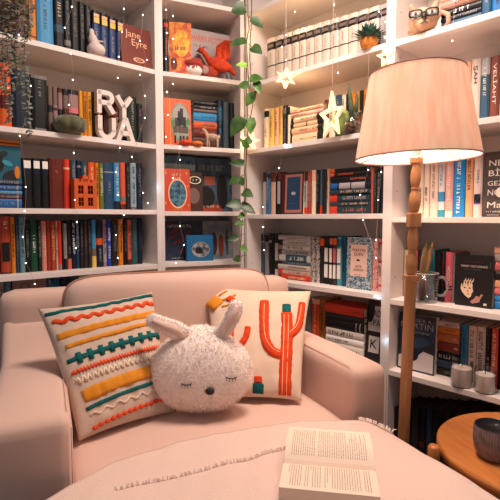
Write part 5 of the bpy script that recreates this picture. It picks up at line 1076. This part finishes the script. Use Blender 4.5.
# dog figurine with glasses
def dog():
    M, k = on_shelf(BU, 1, 423, .022, 22); M = facing(M)
    F = mat('c39c80', .75, .5, 250, hex2='a97f63', vscale=18); r = lumps('dog_figurine', [('e', (0, 0, 12*k), (14*k, 11*k, 12*k)), ('e', (0, -7*k, 8.5*k), (9*k, 6*k, 7*k)), ('c', (-8*k, -2*k, 20*k), (-11*k, -2*k, 27*k), 4.5*k, 3*k), ('c', (9*k, -2*k, 20*k), (12*k, -2*k, 27.5*k), 4.5*k, 3*k), ('e', (0, -3*k, 17*k), (11*k, 8*k, 8*k)), ('e', (-3*k, 4*k, 6*k), (12*k, 9*k, 6*k))], .0026, F, None, M)
    tag(r, 'tan dog head figurine wearing black-framed glasses on the top right shelf', 'figurine')
    bm = bmesh.new(); tube(bm, [(12*k, 2*k, 15*k), (16.8*k, 2*k, 20*k), (23*k, 2*k, 17*k), (24*k, 2*k, 9*k), (20*k, 2*k, 4*k)], [3*k, 2.8*k, 2.6*k, 2.6*k, 2.6*k], 10); from_bm('tail_loop', bm, F, r, smooth=True)
    bm = bmesh.new(); ico(bm, (1*k, -13.4*k, 12.4*k), (2.6*k, 1.8*k, 2*k), 3); from_bm('nose', bm, mat('1a1414', .3), r, smooth=True)
    bm = bmesh.new(); tube(bm, [(1*k, -13.6*k, 11*k), (1*k, -13.6*k, 7.5*k), (-2.5*k, -13*k, 5.5*k)], .5*k, 6); tube(bm, [(1*k, -13.6*k, 7.5*k), (4.5*k, -13*k, 5.5*k)], .5*k, 6); from_bm('mouth', bm, mat('3a2822', .6), r)
    g_ = bmesh.new()
    for cx in (-7, 8):
        pts = [((cx+5.6*math.copysign(abs(math.cos(a))**.6, math.cos(a)))*k, (-13)*k, (16+3.4*math.copysign(abs(math.sin(a))**.6, math.sin(a)))*k) for a in [2*math.pi*i/24 for i in range(26)]]; tube(g_, pts, .85*k, 8)
    tube(g_, [(-1.6*k, -12.4*k, 16.8*k), (2.6*k, -12.4*k, 16.8*k)], .8*k, 6)
    for sx in (-1, 1): tube(g_, [((.5+sx*13.4)*k, -12*k, 17.2*k), ((.5+sx*13.2)*k, -2*k, 17.2*k)], .6*k, 6)
    gl = from_bm('glasses', g_, mat('17130f', .3), r, smooth=True)
    for cx in (-7, 8):
        bm = bmesh.new(); ico(bm, (cx*k, -11.2*k, 16*k), (4.4*k, 1.6*k, 2.7*k), 3); from_bm('eye', bm, mat('d8cfc8', .3), r, smooth=True)
        bm = bmesh.new(); ico(bm, (cx*k, -12.7*k, 16*k), (1.4*k, .6*k, 1.5*k), 2); from_bm('pupil', bm, mat('2a2220', .3), r, smooth=True)
dog()
# glass mug with dried stalks
def glass_mug():
    M, k = on_shelf(BU, 4, 425.5, .045, 285); M = facing(M); root = empty('glass_mug', M, 'clear glass mug with handle standing before the teal book', 'mug')
    bm = bmesh.new(); lathe(bm, [(0, 0), (10.5*k, 0), (12*k, 2*k), (12.5*k, 29*k), (11.8*k, 29*k), (11.3*k, 3*k), (0, 2*k)], 36); from_bm('glass_body', bm, GL, root, smooth=True)
    bm = bmesh.new(); tube(bm, [(11.6*k, 0, 25*k), (16*k, 0, 25.5*k), (20*k, 0, 21*k), (20.4*k, 0, 13*k), (17*k, 0, 7.5*k), (11.6*k, 0, 7*k)], 1.5*k, 10); from_bm('handle', bm, mat('cfc8c4', .08, trans=.7, spec=.6), root, smooth=True)
    bm = bmesh.new(); tube(bm, [(12.2*k*math.cos(a), 12.2*k*math.sin(a), 29*k) for a in [2*math.pi*i/36 for i in range(38)]], .55*k, 6); from_bm('rim', bm, mat('d8d2cc', .1, trans=.4), root, smooth=True)
    dr = empty('dried_bouquet', M @ Matrix.Translation((0, 0, .006)), 'bundle of brown dried pods standing in the clear glass mug', 'dried flowers'); rnd = random.Random(6)
    for i in range(7):
        a = rnd.uniform(-1, 1); tp = ((a*4+3)*k, rnd.uniform(-2, 3)*k, rnd.uniform(50, 60)*k); bt = ((a*2-3)*k, rnd.uniform(-2, 2)*k, 0); m_ = ((a*3-1)*k, 0, 30*k)
        bm = bmesh.new(); tube(bm, [bt, m_, ((m_[0]+tp[0])/2, 0, 44*k), tp], [1*k, 2.2*k, 2.6*k, .5*k], 7); from_bm('pod', bm, mat(random.choice(('7a5636', '5c4a2c', '8a6a42')), .8, .5, 200), dr, smooth=True)
    bm = bmesh.new(); ico(bm, (-3*k, -1*k, 14*k), (7*k, 6*k, 11*k), 3); from_bm('seed_heads', bm, mat('5f4a44', .9, 1, 150), dr, smooth=True)
glass_mug()
def candle(px, wpx, hpx, label, wax):
    M, k = on_shelf(BU, 5, px, .035, 380); root = empty('candle_jar', M, label, 'candle', 'glass candle jars'); r_ = wpx/2*k; h = hpx*k
    bm = bmesh.new(); lathe(bm, [(0, 0), (r_*.95, 0), (r_, .003), (r_, h), (r_*.95, h), (r_*.94, .004), (0, .004)], 36); from_bm('glass_jar', bm, GL, root, smooth=True)
    bm = bmesh.new(); lathe(bm, [(0, .0045), (r_*.92, .0045), (r_*.92, h*.74), (0, h*.73)], 32); from_bm('wax', bm, mat(wax, .6), root)
    bm = bmesh.new(); tube(bm, [(0, 0, h*.72), (.001, 0, h*.84)], .0012, 6); from_bm('wick', bm, mat('2a2018', .9), root)
candle(461.5, 21, 25, 'larger glass candle jar with pale wax before the teal and cream books', 'd2c0b8'); candle(485, 20, 24, 'smaller glass candle jar right beside the larger one', 'd8c9bc')
# ------------------------------------------------ star lamps and fairy lights
STAR = mat('ffdca8', .4, emit=.75); WIRE = mat('b5a8a0', .4)
def star(U, pts_px, inner, b, label, energy, top_px, name='star_lamp'):
    """hollow paper star: outline in picture pixels around its centre"""
    cx = sum(p[0] for p in pts_px)/len(pts_px); cy = sum(p[1] for p in pts_px)/len(pts_px)
    t, z = U.hit(cx, cy, b); root = empty(name, U.M(t, b, z), label, 'star lamp', 'hanging star lamps')
    P = []
    for (x, y) in pts_px: a, c = U.hit(x, y, b); P.append((a-t, c-z))
    n = len(P); bm = bmesh.new(); d = .008; ring = []
    for x, zz in P: ring.append([bm.verts.new((x, -d, zz)), bm.verts.new((x, d, zz)), bm.verts.new((x*inner, d, zz*inner)), bm.verts.new((x*inner, -d, zz*inner))])
    for i in range(n):
        a, c = ring[i], ring[(i+1) % n]
        for j in range(4): bm.faces.new((a[j], a[(j+1) % 4], c[(j+1) % 4], c[j]))
    from_bm('star_body', bm, STAR, root)
    tx, tz = U.hit(cx+.5, top_px, b); topz = max(p[1] for p in P)
    bm = bmesh.new(); tube(bm, [(0, 0, topz-.002), (0.0, 0, tz-z)], .0009, 5); from_bm('cord', bm, WIRE, root)
    if energy: point('star_lamp_light', U.M(t, b-.03, z).translation, energy, (1, .72, .38), .02)
def starpts(cx, cy, r, n=5, ri=.45, rot=0, sy=1): return [(cx+(r if i % 2 == 0 else r*ri)*math.sin(rot+math.pi*i/n), cy-(r if i % 2 == 0 else r*ri)*sy*math.cos(rot+math.pi*i/n)) for i in range(2*n)]
def point(name, loc, e, colr, r):
    l = bpy.data.lights.new(name, 'POINT'); l.energy = e; l.color = colr; l.shadow_soft_size = r
    o = bpy.data.objects.new(name, l); o.location = loc; col.objects.link(o); return o
star(AU, starpts(286, 78, 10.5, 6, .45, .1), .68, -.03, 'small six-pointed star lamp hanging before the leftmost white books', .25, -10)
star(AU, [(332, 91), (335.5, 107), (344, 106), (338, 118), (339, 134), (331.5, 125), (324, 138), (326, 121), (320, 114), (329, 109)], .66, -.03, 'largest star lamp hanging low beside the cactus pot', .25, -10)
star(AU, starpts(386, 57, 9, 5, .42, -.2, 1.2), .64, -.03, 'star lamp hanging just above the lamp shade', .2, -10)
star(AU, starpts(251, 141, 9, 5, .42, .2), .62, -.03, 'star lamp half hidden behind the green vine', .25, -10)
BULBM = mat('fff4e6', .4, emit=6); BULBC = mat('d8ecff', .4, emit=9)
def string(U, pts, label, b=-.012, cool=(), top=None, wire=True):
    pts = sorted(pts, key=lambda p: p[1]); o_ = UP(U, pts[0][0], -25 if top is None else top, b)
    root = empty('fairy_light_string', Matrix.Translation(o_), label, 'string lights', 'fairy light strings')
    P = [UP(U, x, y, b)-o_ for x, y in pts]; bm = bmesh.new(); path = [Vector((0, 0, 0))]
    for p in P: path += [path[-1].lerp(p, .5)+Vector((.002, 0, 0)), p]
    tube(bm, path, .0005, 4); from_bm('wire', bm, WIRE, root)
    k = pxm(UP(U, pts[0][0], pts[0][1], b))
    for i, p in enumerate(P):
        bm = bmesh.new(); ico(bm, p+Vector((0, -.002, 0)), .66*k*(1.5 if i in cool else 1), 2); from_bm('bulb', bm, BULBC if i in cool else BULBM, root, smooth=True)
L_ = 'fairy light string hanging '
string(LU, [(19, 35), (31, 86), (27, 112), (20, 136), (26, 187), (25, 211), (23, 237), (26, 263), (35, 284)], L_+'down through the trailing plant at far left')
string(LU, [(65, 28), (72, 7), (71, 54), (73, 80), (69, 105), (69, 129), (74, 153), (75, 200), (77, 222), (76, 248)], L_+'before the green pumpkin and orange house')
string(LU, [(124, 9), (122, 32), (119, 57), (118, 78), (124, 126), (120, 148), (116, 172), (118, 195), (124, 215), (116, 235), (118, 258)], L_+'down past the block letters')
string(LU, [(143, 15), (140, 41), (147, 60), (140, 75), (145, 96), (145, 118), (132, 157), (143, 193), (148, 203)], L_+'near the upright right of the block letters')
string(NU, [(166, 10), (167, 33), (166, 59), (167, 92), (168, 115), (166, 137), (180, 147), (173, 178)], L_+'along left edge of the corner bookcase')
string(NU, [(173, 16), (173, 39), (174, 62), (173, 84), (180, 160), (180, 226), (184, 245), (176, 263)], L_+'down the fronts of the corner shelf books')
string(AU, [(295, 12), (286, 35), (282, 47), (286, 60)], L_+'above the small six-pointed star')
string(AU, [(334, 5), (338, 38), (338, 73)], L_+'above the largest star lamp')
string(AU, [(379, 12), (385, 22), (385, 38)], L_+'at right end of the white book series')
string(AU, [(285, 145), (279, 168), (263, 207), (263, 227), (264, 250), (271, 279)], L_+'below the left star at the middle bookcase', cool=(0,))
string(AU, [(368, 170), (360, 195), (363, 220), (376, 258)], L_+'in a loop left of the wooden lamp pole')
string(AU, [(381, 172), (378, 200), (376, 240), (375, 296)], L_+'straight down beside the middle upright', cool=(3,))
string(BU, [(454, 1), (452, 41)], L_+'before the top right shelf near the dog figurine')
for (U, x, y, e) in ((LU, 157, 188, .03), (LU, 150, 203, .015), (LU, 111, 145, .01), (AU, 285, 147, .02), (AU, 386, 43, .02), (AU, 376, 297, .015), (AU, 384, 342, .02)):
    point('cool_fairy_light', UP(U, x, y, -.018), e, (.45, .75, 1), .004)
point('warm_fairy_and_bounce_light', UP(AU, 249, 34, -.03), .22, (1, .68, .3), .006); point('warm_fairy_and_bounce_light', UP(AU, 258, 34, .10), .45, (1, .68, .3), .01)
point('warm_fairy_and_bounce_light', UP(AU, 300, 100, .03), .5, (1, .66, .34), .01); point('warm_fairy_and_bounce_light', UP(AU, 300, 22, .03), .45, (1, .66, .34), .01)  # added lamps without bulbs, standing in for warm bounce on the shelf undersides

# ------------------------------------------------------------------ light
sc = bpy.context.scene
w = bpy.data.worlds.new('room_light'); sc.world = w; w.use_nodes = True
w.node_tree.nodes['Background'].inputs[0].default_value = (.52, .52, .57, 1); w.node_tree.nodes['Background'].inputs[1].default_value = .36
point('lamp_bulb_light', BULB+Vector((0, 0, -.01)), 40, (1, .67, .48), .035)
al = bpy.data.lights.new('ceiling_light', 'AREA'); al.shape = 'DISK'; al.size = .6; al.energy = 40; al.color = (1, .82, .72)
ao = bpy.data.objects.new('ceiling_light', al); ao.location = (.25, 1.42, 2.5); col.objects.link(ao)
sc.view_settings.view_transform = 'Standard'; sc.view_settings.look = 'None'; sc.view_settings.exposure = 0; sc.view_settings.gamma = 1; sc.view_settings.use_curve_mapping = False
sc.cycles.use_denoising = True; sc.cycles.max_bounces = 8; sc.cycles.sample_clamp_indirect = 4
